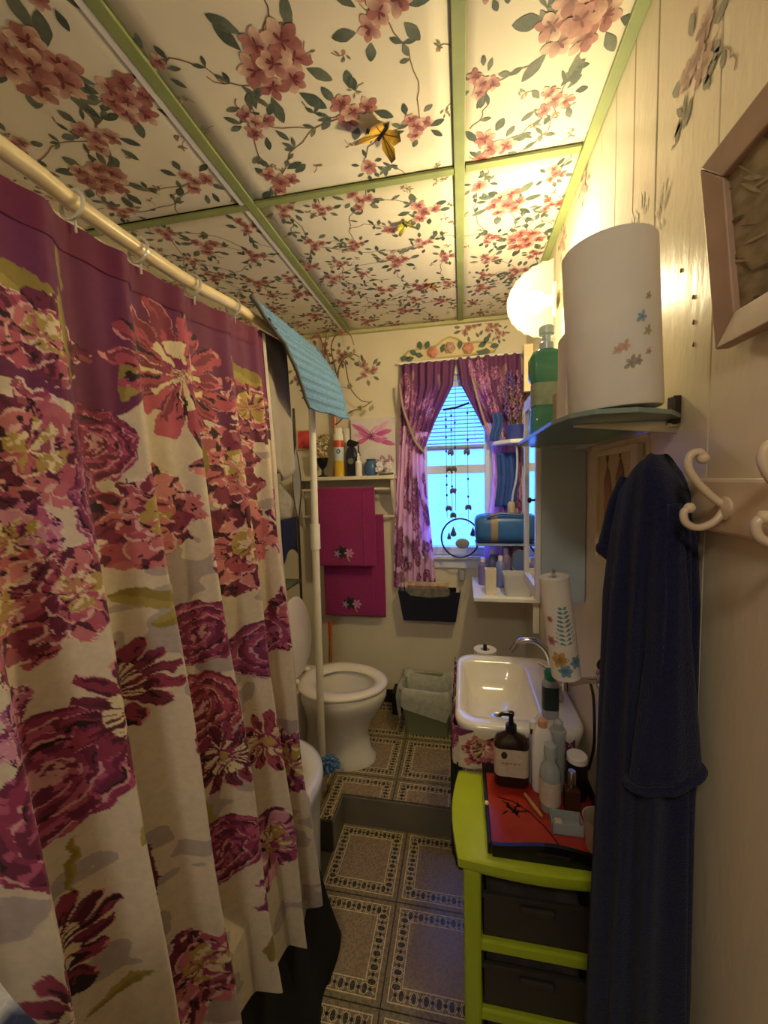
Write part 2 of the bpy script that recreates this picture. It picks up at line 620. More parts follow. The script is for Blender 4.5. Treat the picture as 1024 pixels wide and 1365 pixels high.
for i, (x0, x1) in enumerate(xs):
    for j, (y0, y1) in enumerate(ys):
        sag = {(0, 2): .010, (1, 2): .004, (2, 2): .006}.get((i, j), .003)

        def cz(x, y, x0=x0, x1=x1, y0=y0, y1=y1, sag=sag):
            u, v = (x - x0) / (x1 - x0), (y - y0) / (y1 - y0)
            return ZC - sag * 4 * u * (1 - u) * max(0, min(1, 4 * v * (1 - v)))
        g = G().grid(lambda u, v: (x0 + (x1 - x0) * u, y0 + (y1 - y0) * v, cz(x0 + (x1 - x0) * u, y0 + (y1 - y0) * v)), 10, 14)
        pn = g.build('ceiling_panel', M_paper, ceiling, solid=.006)
        P = Print(lambda x, y, l: (x, y, cz(x, y) - .0036 - l), (x0, x1, y0, y1))
        fl = FL.get((i, j))
        if not fl:
            if j == 0:
                continue
            fl = [(a, b - 1.22, c) for a, b, c in FL[(i, 2)]]
        fl = list(fl)
        R9 = random.Random(i * 10 + j)
        for _ in range(300):
            qx, qy = R9.uniform(x0 + .03, x1 - .03), R9.uniform(y0 + .04, y1 - .04)
            if all(math.hypot(qx - a[0], qy - a[1]) > (.125 if j == 3 else .15) + (.03 if j < 3 else 0) for a in fl):
                fl.append((qx, qy, R9.uniform(.045, .062)))
        for k, (fx, fy, fr) in enumerate(fl):
            seed += 1
            q = fl[(k + 1) % len(fl)]
            if math.hypot(q[0] - fx, q[1] - fy) < .42:
                vine(P, (fx, fy), (q[0], q[1]), seed)
            q = fl[(k + 3) % len(fl)]
            if k % 5 == 0 and math.hypot(q[0] - fx, q[1] - fy) < .4:
                vine(P, (fx, fy), (q[0], q[1]), seed + 50, .4)
            vine(P, (fx, fy), (fx + rnd.uniform(-.16, .16), fy + rnd.uniform(-.16, .16)), seed + 90, .4)
        for k in range(int((x1 - x0) * (y1 - y0) * 62)):
            sprig(P, rnd.uniform(x0, x1), rnd.uniform(y0, y1), seed * 7 + k)
        for k, (fx, fy, fr) in enumerate(fl):
            seed += 1
            cluster(P, fx, fy, fr, seed)
        P.g.build('floral_print', M_print, pn, smooth=False)
# battens
def batten(x0, x1, y0, y1, t=.007, m=M_green):
    return G().box(x0, x1, y0, y1, ZC - .006 - t, ZC - .004).build('batten', m, ceiling, smooth=False, bevel=.0015)


batten(-.680, -.650, YN, YB)
batten(-.700, -.682, YN, YB, .004, M_white)
batten(-.012, .018, YN, YB)
batten(XR - .028, XR, YN, YB, .010)
for yy in (1.262, .040):
    for a, b, dy in ((XL, -.682, .004), (-.648, -.014, 0), (.020, XR - .03, -.004)):
        batten(a, b, yy + dy, yy + dy + .026, .006)
batten(XL, XR - .03, YB - .03, YB - .001, .016, mat('pale_green_cornice', C(190, 186, 140), rough=.5))

# pasted wallpaper flowers on the walls
P = Print(lambda u, v, l: (XR - .0006 - l, u, v), (-1, YB - .02, 1.9, ZC - .02))
P.fade = .38
cluster(P, .752, 2.20, .075, 901, 6)
vine(P, (.75, 2.2), (.70, 2.40), 902)
vine(P, (.72, 2.17), (.66, 2.10), 903)
vine(P, (.78, 2.16), (.83, 2.12), 908)
for k, (a, b, r) in enumerate(((1.35, 2.42, .05), (1.6, 2.40, .06), (1.85, 2.41, .05), (.35, 2.35, .07))):
    cluster(P, a, b, r, 910 + k, 6)
P.g.build('floral_print', M_print, wall_right, smooth=False)
Pk = Print(lambda u, v, l: (XR - .0006 - l, u, v), (-1, 2.4, 1.5, ZC))
for k, (a, b) in enumerate(((.93, 2.09), (.865, 2.05), (.97, 2.075), (1.03, 2.06), (.99, 2.06), (1.07, 2.09), (.86, 2.02))):
    for q in range(6):
        Pk.layer += .2
        Pk.petal(a + rnd.uniform(-.012, .012), b + rnd.uniform(-.02, .02), rnd.uniform(1.0, 2.1), rnd.uniform(.02, .045), .006, C(170, 150, 110), C(240, 232, 206), .5)
Pk.g.build('peeling_paint', M_print, wall_right, smooth=False)
g = G()
for a, b in ((.785, 1.90), (.745, 1.84), (.742, 1.80), (.74, 1.765)):
    g.ball((XR, a, b), (.0015, .0025, .004), 8, 5)
g.build('nail_head', mat('old_nail', C(120, 104, 80), rough=.5), wall_right, kind='stuff')
P = Print(lambda u, v, l: (u, YB - .0006 - l, v), (XL, XR, 1.3, ZC - .03))
P.fade = .12
for k, (a, b, r) in enumerate(((-.56, 2.235, .085), (.05, 2.43, .07), (.17, 2.43, .07), (-.72, 2.34, .07), (-.86, 2.36, .08), (-1.0, 2.25, .08), (-.92, 2.12, .07), (.22, 2.38, .05))):
    cluster(P, a, b, r, 930 + k, 7)
for k in range(8):
    vine(P, (-.9 + rnd.uniform(-.1, .1), 2.3), (-.75 + rnd.uniform(-.2, .15), 2.15 + rnd.uniform(-.12, .2)), 950 + k)
vine(P, (-.75, 2.33), (-.58, 2.25), 960)
P.g.build('floral_print', M_print, wall_back, smooth=False)

# ------------------------------------------------------------------ window
wy = YB + .03
win = G()
for a in ((WX0, WX0 + .03, WZ0, WZ1), (WX1 - .03, WX1, WZ0, WZ1), (WX0 + .03, WX1 - .03, WZ1 - .03, WZ1), (WX0 + .03, WX1 - .03, WZ0, WZ0 + .05)):
    win.box(a[0], a[1], YB + .005, YB + .075, a[2], a[3])
window = win.build('window_1', M_whitew, kind='structure', smooth=False, bevel=.003, label='narrow white sash window in the end wall')
for z0, z1, y0 in ((1.595, 1.645, .02), (1.735, 1.765, .02)):
    G().box(WX0 + .028, WX1 - .028, YB + y0, YB + y0 + .025, z0, z1).build('sash_rail', M_whitew, window, smooth=False, bevel=.002)
M_pane = mat('window_glass', C(235, 244, 255), rough=.03, noise=0, clear=.88)
G().box(WX0 + .03, WX1 - .03, YB + .046, YB + .049, WZ0 + .05, 1.60).build('pane', M_pane, window, smooth=False)
G().box(WX0 + .03, WX1 - .03, YB + .052, YB + .055, 1.64, WZ1 - .03).build('pane', M_pane, window, smooth=False)
G().box(WX0 - .03, WX1 + .03, YB - .035, YB + .01, WZ0 - .02, WZ0).build('window_sill', M_whitew, window, smooth=False, bevel=.003)
for a in ((WX0 - .05, WX0, WZ0, WZ1 + .05), (WX1, WX1 + .05, WZ0, WZ1 + .05), (WX0, WX1, WZ1, WZ1 + .05), (WX0 - .03, WX1 + .03, WZ0 - .075, WZ0 - .02)):
    G().box(a[0], a[1], YB - .014, YB - .0005, a[2], a[3]).build('casing', M_whitew, window, smooth=False, bevel=.003)
bl = thing('window_blind', 'white horizontal slat blind pulled half down in the window', 'blind', (-.035, YB + .02, 1.77))
M_slat = mat('blind_slat', C(150, 166, 196), rough=.4, noise=.02, translucent=.12)
G().box(WX0 + .034, WX1 - .034, YB + .0, YB + .03, 2.105, 2.135).build('head_rail', M_whitew, bl, smooth=False, bevel=.002)
slat = None
for i in range(15):
    z = 2.09 - i * .0225
    if slat is None:
        slat = G().bar((WX0 + .036, YB + .012, z), (WX1 - .036, YB + .012, z), .020, .0012, up=(0, -.42, 1)).build('slat', M_slat, bl, smooth=False)
        z00 = z
    else:
        s2 = slat.copy()
        COL.objects.link(s2)
        s2.location = (0, 0, z - z00)
G().box(WX0 + .036, WX1 - .036, YB + .002, YB + .022, 1.745, 1.76).build('bottom_rail', M_slat, bl, smooth=False, bevel=.002)
for x in (-.15, .08):
    G().tube([(x, YB + .0125, 2.11), (x, YB + .0125, 1.755)], .0012, 6).build('cord', M_whitew, bl)


# ------------------------------------------------------------------ big floral cloth print (numpy, evaluated per vertex)
FLOWERS = [('P', .443, 1.614, .085, .10), ('P', .413, 1.496, .06, .065), ('P', .404, 1.40, .085, .09), ('P', .47, 1.411, .07, .075), ('P', .377, 1.276, .04, .05),
           ('P', .936, 1.601, .17, .115), ('P', 1.053, 1.773, .15, .108), ('P', 1.176, 1.429, .105, .14), ('P', .937, 1.407, .18, .13), ('P', 1.128, 1.178, .10, .11),
           ('L', .468, 1.836, .062, .045, -.6), ('L', .528, 1.891, .018, .036, 1.5), ('P', .481, 1.775, .085, .068), ('L', .519, 1.79, .028, .07, 1.9), ('L', .624, 1.759, .04, .058, 1.0), ('L', .66, 1.79, .016, .05, 1.5),
           ('L', 1.043, 1.864, .10, .042, -.5), ('L', .83, 1.607, .042, .052, 1.2), ('R', .553, 1.631, .068, .062), ('R', .519, 1.539, .042, .07), ('P', .643, 1.504, .125, .10),
           ('D', .765, 1.79, .205, .155), ('L', .60, 1.365, .055, .036, -.5), ('L', .635, 1.325, .045, .030, .5), ('R', .417, 1.162, .10, .095), ('D', .53, 1.22, .115, .10),
           ('R', .71, 1.088, .075, .078), ('R', .727, 1.25, .088, .07), ('R', .964, 1.137, .13, .078), ('D', .746, .964, .085, .088), ('D', .917, .894, .12, .09), ('P', 1.076, .754, .08, .12),
           ('L', .699, .833, .04, .05, 1.3), ('R', .724, .759, .078, .078), ('P', .887, .621, .12, .10), ('D', .389, .917, .085, .092), ('P', .604, .642, .087, .085), ('L', .513, 1.036, .022, .03, 1.0),
           ('L', .803, .491, .05, .045, 1.0), ('Q', .558, .879, .028, .075, 1.7), ('L', .43, 1.02, .012, .04, 1.2), ('L', .455, .80, .04, .02, .4),
           ('P', .2, 1.7, .1, .1), ('R', .2, 1.3, .1, .1), ('D', .15, 1.0, .1, .1), ('P', 0, 1.5, .1, .1), ('R', -.05, 1.1, .1, .1), ('D', .1, .7, .1, .1), ('P', -.2, 1.3, .1, .1), ('P', .3, .6, .1, .1)]


def smooth01(x):
    x = np.clip(x, 0, 1)
    return x * x * (3 - 2 * x)


def paint(Y, Z, flowers, top=1.72, sc=1.0, seed=0):
    """sRGB colours of the print for cloth coordinates (metres)"""
    n1, n2 = fbm(Y * 60 / sc, Z * 60 / sc, 3 + seed) - .5, fbm(Y * 60 / sc, Z * 60 / sc, 9 + seed) - .5
    Yw, Zw = Y + n1 * .016 * sc, Z + n2 * .016 * sc
    cream = np.array([214., 198., 170.])
    pur = np.array([116., 38., 76.])
    out = np.empty(Y.shape + (3,))
    b = top + .10 * (fbm(Y * 7, Y * 0 + 1.3, 5) - .5)
    out[:] = cream
    # pale grey-mauve brush patches on the cream ground
    k = fbm(Y * 9 / sc, Z * 14 / sc, 31) > .66
    out[k] = (176, 160, 150)
    out[Z > b] = pur

    def put(mask, col, a=1.0):
        out[mask] = out[mask] * (1 - a) + np.array(col, float) * a
    for idx, fl in enumerate(flowers):
        kind, cy, cz, ry, rz = fl[:5]
        ry, rz = ry * sc, rz * sc
        box = (np.abs(Y - cy) < ry * 1.6) & (np.abs(Z - cz) < rz * 1.6)
        if not box.any():
            continue
        ii = np.nonzero(box)
        u, v = (Yw[ii] - cy) / ry, (Zw[ii] - cz) / rz
        r, th = np.hypot(u, v), np.arctan2(v, u)
        sd = idx * 7 + seed
        col = np.zeros(u.shape + (3,))
        na = fbm(u * 5, v * 5, sd)
        nb = fbm(u * 9 + 4, v * 9, sd + 3)
        if kind == 'L' or kind == 'Q':
            a = fl[5] if len(fl) > 5 else .5
            p, q = u * math.cos(a) + v * math.sin(a), -u * math.sin(a) + v * math.cos(a)
            m = (np.abs(p) < 1) & (np.abs(q) < .48 * (1 - p * p) ** .8)
            base = (172, 152, 68) if kind == 'L' else (172, 56, 66)
            dk = (150, 130, 54) if kind == 'L' else (110, 30, 46)
            col[:] = np.where((q * (1 if idx % 2 else -1) > .05)[:, None], base, dk)
        elif kind == 'R':
            edge = 1 + .18 * (fbm(np.cos(th) * 2 + 5, np.sin(th) * 2 + 5, sd) - .5)
            m = r < edge
            s = r * 3.6 + th / (2 * np.pi) + .30 * (na - .5)
            f_ = s - np.floor(s)
            hue = idx % 3
            A = [(156, 46, 74), (166, 62, 92), (178, 70, 74)][hue]
            B = [(118, 34, 58), (128, 44, 78), (126, 38, 50)][hue]
            Lc = [(216, 156, 150), (214, 160, 170), (226, 172, 156)][hue]
            col[:] = A
            col[(f_ > .45)] = B
            col[(nb > .62)] = [(192, 84, 104), (190, 96, 124), (204, 100, 96)][hue]
            col[(f_ < .13) & (nb > .42)] = Lc
            col[(f_ > .82) & (na > .56) & (r > .35)] = (58, 22, 34)
            col[(r < .22) & (nb > .5)] = Lc
        elif kind == 'D':
            np_ = 15
            t = th / (2 * np.pi) * np_ + .12 * np.sin(th * 3 + sd)
            pid = np.floor(t)
            ft = np.abs(t - pid - .5) * 2
            ln = .72 + .3 * vnoise(pid * 3.7, pid * 0 + .5, sd)
            edge = ln * np.sqrt(np.clip(1 - (ft * .93) ** 3, 0.02, 1))
            m = r < edge
            hue = vnoise(pid * 5.1, pid * 0 + 2.5, sd + 4)[:, None]
            dark = 1 if idx % 3 == 1 else 0
            c0, c1 = (np.array([212., 92, 92]), np.array([160., 52, 66])) if (cz > 1.7 or idx % 2 == 0) else (np.array([176., 58, 70]), np.array([104., 30, 48]))
            col[:] = c0 * (1 - hue) + c1 * hue
            st_ = fbm(t * 3.2, r * 2.2, sd + 8)
            col[(st_ > .60)] = c1 * .85
            col[(st_ < .34) & (r > .25)] = (46, 20, 26)
            col[(ft > .90) & (r > .3) & (st_ < .52)] = (50, 20, 28)
            rim = (edge - r < .05) & (st_ > .55)
            col[rim] = (222, 140, 130)
            ray = (r < .44) & (vnoise(th * 12, r * 3, sd + 1) > .52)
            col[ray] = (226, 206, 160)
            col[(r < .22) & (nb > .5)] = (150, 44, 82)
            col[(r < .13) & (na > .5)] = (196, 160, 84)
        else:
            lob = fbm(np.cos(th) * 3 + 9, np.sin(th) * 3 + 9, sd)
            edge = .78 + .55 * (lob - .30)
            m = r < edge
            hue = idx % 3
            pal = np.array([[(164, 52, 76), (190, 84, 92), (122, 36, 60), (206, 112, 108)], [(172, 62, 98), (196, 92, 128), (126, 40, 80), (214, 140, 160)], [(186, 78, 80), (206, 106, 98), (142, 46, 62), (220, 134, 120)]][hue], float)
            col[:] = pal[0]
            for lay, (rad, nl) in enumerate(((1.3, 8), (.86, 7), (.60, 6), (.38, 5))):
                t = th / (2 * np.pi) * nl + lay * .37 + .18 * (na - .5) + sd * .21
                pid = np.floor(t)
                ft = (t - pid - .5) * 2
                ed_ = rad * (.66 + .34 * np.sqrt(np.clip(1 - ft * ft, 0, 1)))
                ins = r < ed_
                h_ = vnoise(pid * 3.3 + lay * 7, pid * 0 + lay, sd + 2)
                pi_ = np.clip((h_ * 4).astype(int), 0, 3)
                cl = pal[pi_]
                stv = vnoise(t * 6, r * 3 + lay, sd + lay)
                cl = np.where((stv > .68)[:, None], pal[3] * .5 + cl * .5, cl)
                cl = np.where((stv < .26)[:, None], pal[2] * .8, cl)
                rimm = (ed_ - r < .05)
                cl = np.where((rimm & (stv > .45))[:, None], np.array([226., 176, 164]), cl)
                gap = (np.abs(ft) > .84) & (r > rad * .4)
                cl = np.where((gap & (stv < .55))[:, None], np.array([54., 22, 32]), cl)
                col[ins] = cl[ins]
            col[(nb < .27)] = (50, 21, 30)
            cen = (np.hypot(u - .1, v - .05) < .40) & (vnoise(th * 5, r * 5, sd + 6) > .46)
            col[cen] = (186, 154, 72)
            col[cen & (nb > .55)] = (228, 210, 164)
            wh = (np.abs(edge - r) < .05) & (nb > .56)
            col[wh] = (228, 206, 188)
        sub = tuple(a_[m] for a_ in ii)
        out[sub] = col[m]
    lum = out.mean(-1, keepdims=True)
    out = out * .88 + lum * .12
    out[..., 0] -= .03 * (out[..., 0] - out[..., 1]).clip(0)
    out[..., 2] += .15 * (out[..., 0] - out[..., 1]).clip(0)
    w_ = 1 + .06 * (fbm(Y * 220, Z * 220, 77, 2) - .5)
    return out * w_[..., None]


def cloth(name, m, Yg, Zg, pos, flowers, parent, top=1.72, sc=1.0, seed=0, solid=0.0, rgb=None, **tags):
    """grid cloth: Yg, Zg (n,m) print coordinates; pos (n,m,3) world"""
    nv, nu = Yg.shape
    rgb = CA(paint(Yg, Zg, flowers, top, sc, seed)) if rgb is None else rgb
    base = np.zeros(3)
    q = parent
    while q is not None:
        base += np.array(q.location)
        q = q.parent
    V = (pos.reshape(-1, 3) - base).astype(np.float32)
    i, j = np.meshgrid(np.arange(nu - 1), np.arange(nv - 1))
    a = (j * nu + i).ravel()
    Fq = np.stack([a, a + 1, a + nu + 1, a + nu], 1)
    me = bpy.data.meshes.new(name)
    me.vertices.add(len(V))
    me.vertices.foreach_set('co', V.ravel())
    me.loops.add(Fq.size)
    me.loops.foreach_set('vertex_index', Fq.ravel().astype(np.int32))
    me.polygons.add(len(Fq))
    me.polygons.foreach_set('loop_start', np.arange(0, Fq.size, 4, dtype=np.int32))
    me.update(calc_edges=True)
    at = me.color_attributes.new('Col', 'FLOAT_COLOR', 'POINT')
    cc = np.ones((len(V), 4), np.float32)
    cc[:, :3] = rgb.reshape(-1, 3)
    at.data.foreach_set('color', cc.ravel())
    me.shade_smooth()
    me.materials.append(m)
    o = bpy.data.objects.new(name, me)
    COL.objects.link(o)
    if parent is not None:
        o.parent = parent
    if solid:
        md = o.modifiers.new('thickness', 'SOLIDIFY')
        md.thickness = solid
    for k, v in tags.items():
        o[k] = v
    return o


# ------------------------------------------------------------------ shower curtain on its rod
M_fabric = mat('printed_curtain_cloth', attr=True, rough=.75, noise=.05, nscale=60, bump=.05, bscale=500, translucent=.22, sheen=.15)
M_rod = mat('cream_painted_rod', C(222, 204, 160), rough=.3, noise=.08, nscale=20)
M_ring = mat('clear_plastic_ring', C(225, 222, 210), rough=.1, noise=0, clear=.45)
ROD = [(-.59, -1.58, 2.0), (-.592, -.6, 2.0), (-.595, .15, 2.0), (-.597, .46, 2.015), (-.60, .568, 2.012), (-.60, .69, 2.013), (-.602, .85, 2.022), (-.606, 1.06, 2.05), (-.618, 1.35, 2.078), (-.625, 1.655, 2.11)]


def rod_at(y):
    yy = [p[1] for p in ROD]
    return np.interp(y, yy, [p[0] for p in ROD]), np.interp(y, yy, [p[2] for p in ROD])


rod = thing('curtain_rod', 'cream curtain rod running along the tub below the ceiling', 'curtain rod', (-.6, .5, 2.0))
G().tube(arc(ROD, 5), .0138, 14).build('pole', M_rod, rod)
G().lathe([(.03, 0), (.03, .01), (.018, .014)], (-.59, -1.599, 2.0), 18, M=Matrix.Rotation(-math.pi / 2, 3, 'X')).build('flange', M_rod, rod)
RINGS = [-.14, .0, .14, .28, .42, .563, .695, .855, 1.03]
ring0 = None
for i, y in enumerate(RINGS):
    x, z = rod_at(y)
    g = G().tube([(x + .021 * math.cos(a), y + .004 * math.sin(a), z - .004 + .024 * math.sin(a)) for a in [2 * math.pi * k / 18 for k in range(18)]], .0032, 6, closed=True)
    g.tube([(x + .004, y, z - .028), (x + .004, y, z - .048)], .002, 6)
    lab = {5: 'clear plastic curtain ring nearest the left picture edge', 6: 'clear plastic curtain ring in the middle of the rod', 7: 'clear plastic curtain ring second from the blue mat', 8: 'clear plastic curtain ring right beside the blue mat'}.get(i, 'clear plastic curtain ring on the rod')
    g.build('curtain_ring', M_ring, None, label=lab, category='curtain ring', group='curtain rings on the rod')


def c_lean(z):
    return -.595 + .13 * np.clip((2.05 - z) / 1.8, 0, 1) ** 1.2


def c_pos(Y, Z):
    ph = np.interp(Y, [-.42, -.28, -.14, 0, .14, .28, .42, .563, .695, .855, 1.03, 1.165, 1.25], np.arange(13) * 2 * np.pi)
    t = np.clip((2.02 - Z) / 1.5, 0, 1)
    ph = ph + .5 * np.sin(Z * 3.1 + Y * 4) * t
    A = .013 + .026 * smooth01(t * 1.3)
    f_ = A * (-np.cos(ph) + .30 * np.sin(2 * ph + .6)) * (1 - .5 * smooth01((Y - 1.1) / .1))
    X = c_lean(Z) + f_ + .006 * np.sin(Z * 9 + Y * 15) * t
    X = np.maximum(X, np.interp(Z, [.27, .5, .56, .78], [-.468, -.485, -.49, -.62]))
    Yo = Y + A * .35 * np.sin(ph + .8) - .065 * smooth01(t) * smooth01((Y - .85) / .3)
    return X, Yo


yy = np.concatenate([np.linspace(-.30, .33, 64), np.linspace(.3325, 1.175, 500)])
vv = np.linspace(0, 1, 780)
Yg, Vg = np.meshgrid(yy, vv)
rx, rz = rod_at(Yg)
phr = np.interp(Yg, [-.42, -.28, -.14, 0, .14, .28, .42, .563, .695, .855, 1.03, 1.165, 1.25], np.arange(13) * 2 * np.pi)
ztop = rz - .036 - .010 * (1 - np.cos(phr)) / 2
hem = np.interp(Yg, [-.3, .3, .63, .85, 1.03, 1.12, 1.175], [.62, .60, .46, .34, .27, .31, .40])
Zg = ztop + (hem - ztop) * Vg
Xg, Yo = c_pos(Yg, Zg)
curtain = thing('shower_curtain', 'purple and cream shower curtain with big painted flowers', 'curtain', (-.5, .7, .2))
cloth('panel', M_fabric, Yg, Zg, np.stack([Xg, Yo, Zg], -1), FLOWERS, curtain, top=1.70)
# the stitched header band and side hem are pieces of the cloth
hb = np.linspace(-.30, 1.175, 260)
Yh, Vh = np.meshgrid(hb, np.linspace(0, 1, 8))
rxh, rzh = rod_at(Yh)
phh = np.interp(Yh, [-.42, -.28, -.14, 0, .14, .28, .42, .563, .695, .855, 1.03, 1.165, 1.25], np.arange(13) * 2 * np.pi)
zt = rzh - .034 - .010 * (1 - np.cos(phh)) / 2
Zh = zt - .05 * Vh
Xh, Yoh = c_pos(Yh, Zh)
rgbh = np.ones(Yh.shape + (3,)) * CA([112, 36, 74])
cloth('header', M_fabric, Yh, Zh, np.stack([Xh + .0022, Yoh, Zh], -1), [], curtain, rgb=rgbh)
zs = np.linspace(0, 1, 120)
z_top, z_bot = float(ztop[0, -1]), float(hem[0, -1])
Ye, Ve = np.meshgrid(np.linspace(1.168, 1.18, 3), zs)
Ze = z_top + (z_bot - z_top) * Ve
Xe, Yoe = c_pos(Ye, Ze)
cloth('side_hem', M_fabric, Ye, Ze, np.stack([Xe + .003, Yoe + .002, Ze], -1), [], curtain, rgb=np.ones(Ye.shape + (3,)) * CA([206, 196, 190]))

# black liner cloth below and behind the curtain
M_blackcloth = mat('black_cloth', C(14, 13, 14), rough=.9, noise=.1, bump=.1, bscale=300)


def liner(u, v):
    y = .30 + u * (.835 + .028 * v)
    top = .50
    bot = .012 + (.0 if u < .9 else (u - .9) * .5)
    z = top + (bot - top) * v
    x = -.493 + .075 * v ** 1.8 + .010 * math.sin(u * 26 + v * 1.5) * (.15 + v * v)
    return (x, y, z)


G().grid(liner, 70, 24).build('curtain_liner', M_blackcloth, None, solid=.003, label='black cloth hanging below the floral curtain against the tub', category='cloth')

# vertical pole that carries the rod
vp = thing('support_pole', 'white plastic standing pole in front of the toilet', 'pole', (-.645, 1.655, ZU))
M_pvc = mat('white_pvc', C(222, 216, 198), rough=.35, noise=.05)
G().tube([(-.645, 1.655, ZU + .001), (-.635, 1.655, 1.34)], .0165, 16).build('lower_tube', M_pvc, vp)
G().tube([(-.635, 1.655, 1.30), (-.625, 1.655, 2.105)], .0150, 16).build('upper_tube', M_pvc, vp)
G().tube([(-.6355, 1.655, 1.27), (-.6345, 1.655, 1.38)], .0215, 16).build('coupling', M_pvc, vp)
G().ball((-.625, 1.655, 2.11), .021, 14, 10).build('elbow', M_pvc, vp)

# blue ribbed mat over the rod end
M_mat = mat('blue_ribbed_cotton', C(98, 134, 170), rough=.95, noise=.18, nscale=120, bump=.5, bscale=300)
A_, B_, C_, D_ = (Vector(p) for p in ((-.585, 1.085, 2.092), (-.622, 1.715, 2.142), (-.475, 1.67, 1.83), (-.545, 1.40, 1.835)))


def matpos(u, v, off=0):
    p = (A_ * (1 - u) + B_ * u) * (1 - v) + (D_ * (1 - u) + C_ * u) * v
    bow = math.sin(v * math.pi) * .03
    n = Vector((.9, -.15, .45)).normalized()
    rib = .0075 * (.5 + .5 * math.cos(v * 2 * math.pi * 10)) * (.55 + .45 * math.cos(u * 2 * math.pi * 34 + math.pi * int(v * 10)))
    return p + n * (bow + rib + off)


bm_ = thing('bath_mat', 'light blue ribbed bath mat draped over the curtain rod end', 'mat', (-.6, 1.4, 1.83))
G().grid(lambda u, v: matpos(u, v), 200, 90).build('ribbed_face', M_mat, bm_, angle=180)
M_rub = mat('grey_mat_backing', C(84, 84, 80), rough=.8)
G().grid(lambda u, v: matpos(u, v, -.008), 24, 12).build('backing', M_rub, bm_, solid=.004)
G().tube([matpos(u, v, -.003) for u, v in [(i / 12, 1) for i in range(13)] + [(1, 1 - i / 12) for i in range(13)]], .006, 8).build('edge_binding', M_mat, bm_)
G().tube([matpos(0, i / 12, -.003) for i in range(13)], .006, 8).build('edge_binding', M_rub, bm_)
# the grey cloth that hangs inside, behind the curtain edge
M_grey = mat('grey_cloth', C(146, 136, 122), rough=.9, noise=.1, bump=.15, bscale=200)
G().grid(lambda u, v: (-.628 + .02 * v + .012 * math.sin(u * 9) * v - .02 * u * v, 1.215 + u * .20 + .02 * v, 2.05 + .02 * u - v * (.44 + .05 * math.sin(u * 3.1))), 20, 24).build('grey_cloth', M_grey, None, solid=.004, label='grey cloth hanging inside the curtain under the blue mat', category='cloth')

# ------------------------------------------------------------------ bathtub
M_tub = mat('white_enamel', C(222, 220, 214), rough=.18, noise=.03, nscale=6, coat=.3)
tub = thing('bathtub', 'white bathtub with rounded end behind the curtain', 'bathtub', (-.89, .6, 0))
cx, cy, hx, hy = -.885, .62, .385, .86
rings = [rrect(cx, cy, hx - .035, hy - .045, .20, .0, 10), rrect(cx, cy, hx - .020, hy - .03, .21, .12, 10), rrect(cx, cy, hx - .012, hy - .02, .22, .38, 10), rrect(cx, cy, hx - .006, hy - .01, .22, .46, 10),
         rrect(cx, cy, hx, hy, .23, .49, 10), rrect(cx, cy, hx - .002, hy - .002, .23, .512, 10), rrect(cx, cy, hx - .02, hy - .02, .22, .522, 10), rrect(cx, cy, hx - .055, hy - .06, .2, .518, 10),
         rrect(cx, cy, hx - .07, hy - .085, .19, .49, 10), rrect(cx, cy, hx - .11, hy - .16, .17, .20, 10), rrect(cx, cy, hx - .17, hy - .25, .15, .13, 10)]
G().loft(rings).build('tub_body', M_tub, tub, angle=60)
G().lathe([(.025, 0), (.025, .004), (.018, .006)], (cx, cy - .4, .131), 16).build('drain', mat('chrome', C(210, 212, 215), rough=.12, metal=1, noise=0), tub)
M_chrome = _mats['chrome']

# blue and white towel heaped at the near left corner
M_tie = mat('blue_white_towel', attr=True, rough=.95, bump=.3, bscale=250)
R_ = random.Random(3)
nu, nv = 60, 60
uu, v2 = np.meshgrid(np.linspace(0, 1, nu), np.linspace(0, 1, nv))
tz = 1.24 - .95 * v2 + .01 * np.sin(uu * 3)
yt = -.084 + uu * (.30 + .07 * smooth01(v2 * 3))
tx = -.392 + .03 * smooth01(v2 * 1.5) + .010 * np.sin(uu * 14 + v2 * 2)
pn = fbm(uu * 6, v2 * 14, 5)
rgb = np.where((pn > .52)[..., None], np.array([214., 218, 226]), np.array([52., 62, 100.]))
rgb = np.where(((pn > .47) & (pn <= .52))[..., None], np.array([130., 142, 170.]), rgb)
towel_bw = thing('hanging_towel', 'blue and white mottled towel at the lower left corner of the picture', 'towel', (-.42, .17, .3))
cloth('towel_cloth', M_tie, yt, tz, np.stack([tx, yt, tz], -1), [], towel_bw, rgb=CA(rgb), solid=.012)
G().tube([(-.415, -.15, 1.235), (-.415, .16, 1.235)], .008, 8).build('hanging_bar', M_pvc, towel_bw)
for y_ in (-.14, .15):
    G().tube([(-.415, y_, 1.235), (-.415, y_, .004)], .007, 8).build('stand_leg', M_pvc, towel_bw)


# ------------------------------------------------------------------ toilet
M_por = mat('white_porcelain', C(226, 220, 204), rough=.14, noise=.03, nscale=6, coat=.4)
M_seat = mat('white_seat_plastic', C(228, 220, 202), rough=.22, noise=.03)
toilet = thing('toilet', 'white toilet with raised lid on the raised platform', 'toilet', (-.66, 1.89, ZU))
tcx, tcy = -.605, 1.89
z0 = ZU + .001


def egg(cx, hx, hy, z, n=36, k=.12):
    return [(cx + hx * math.cos(a) , tcy + hy * math.sin(a) * (1 - k * math.cos(a)), z) for a in [2 * math.pi * i / n for i in range(n)]]


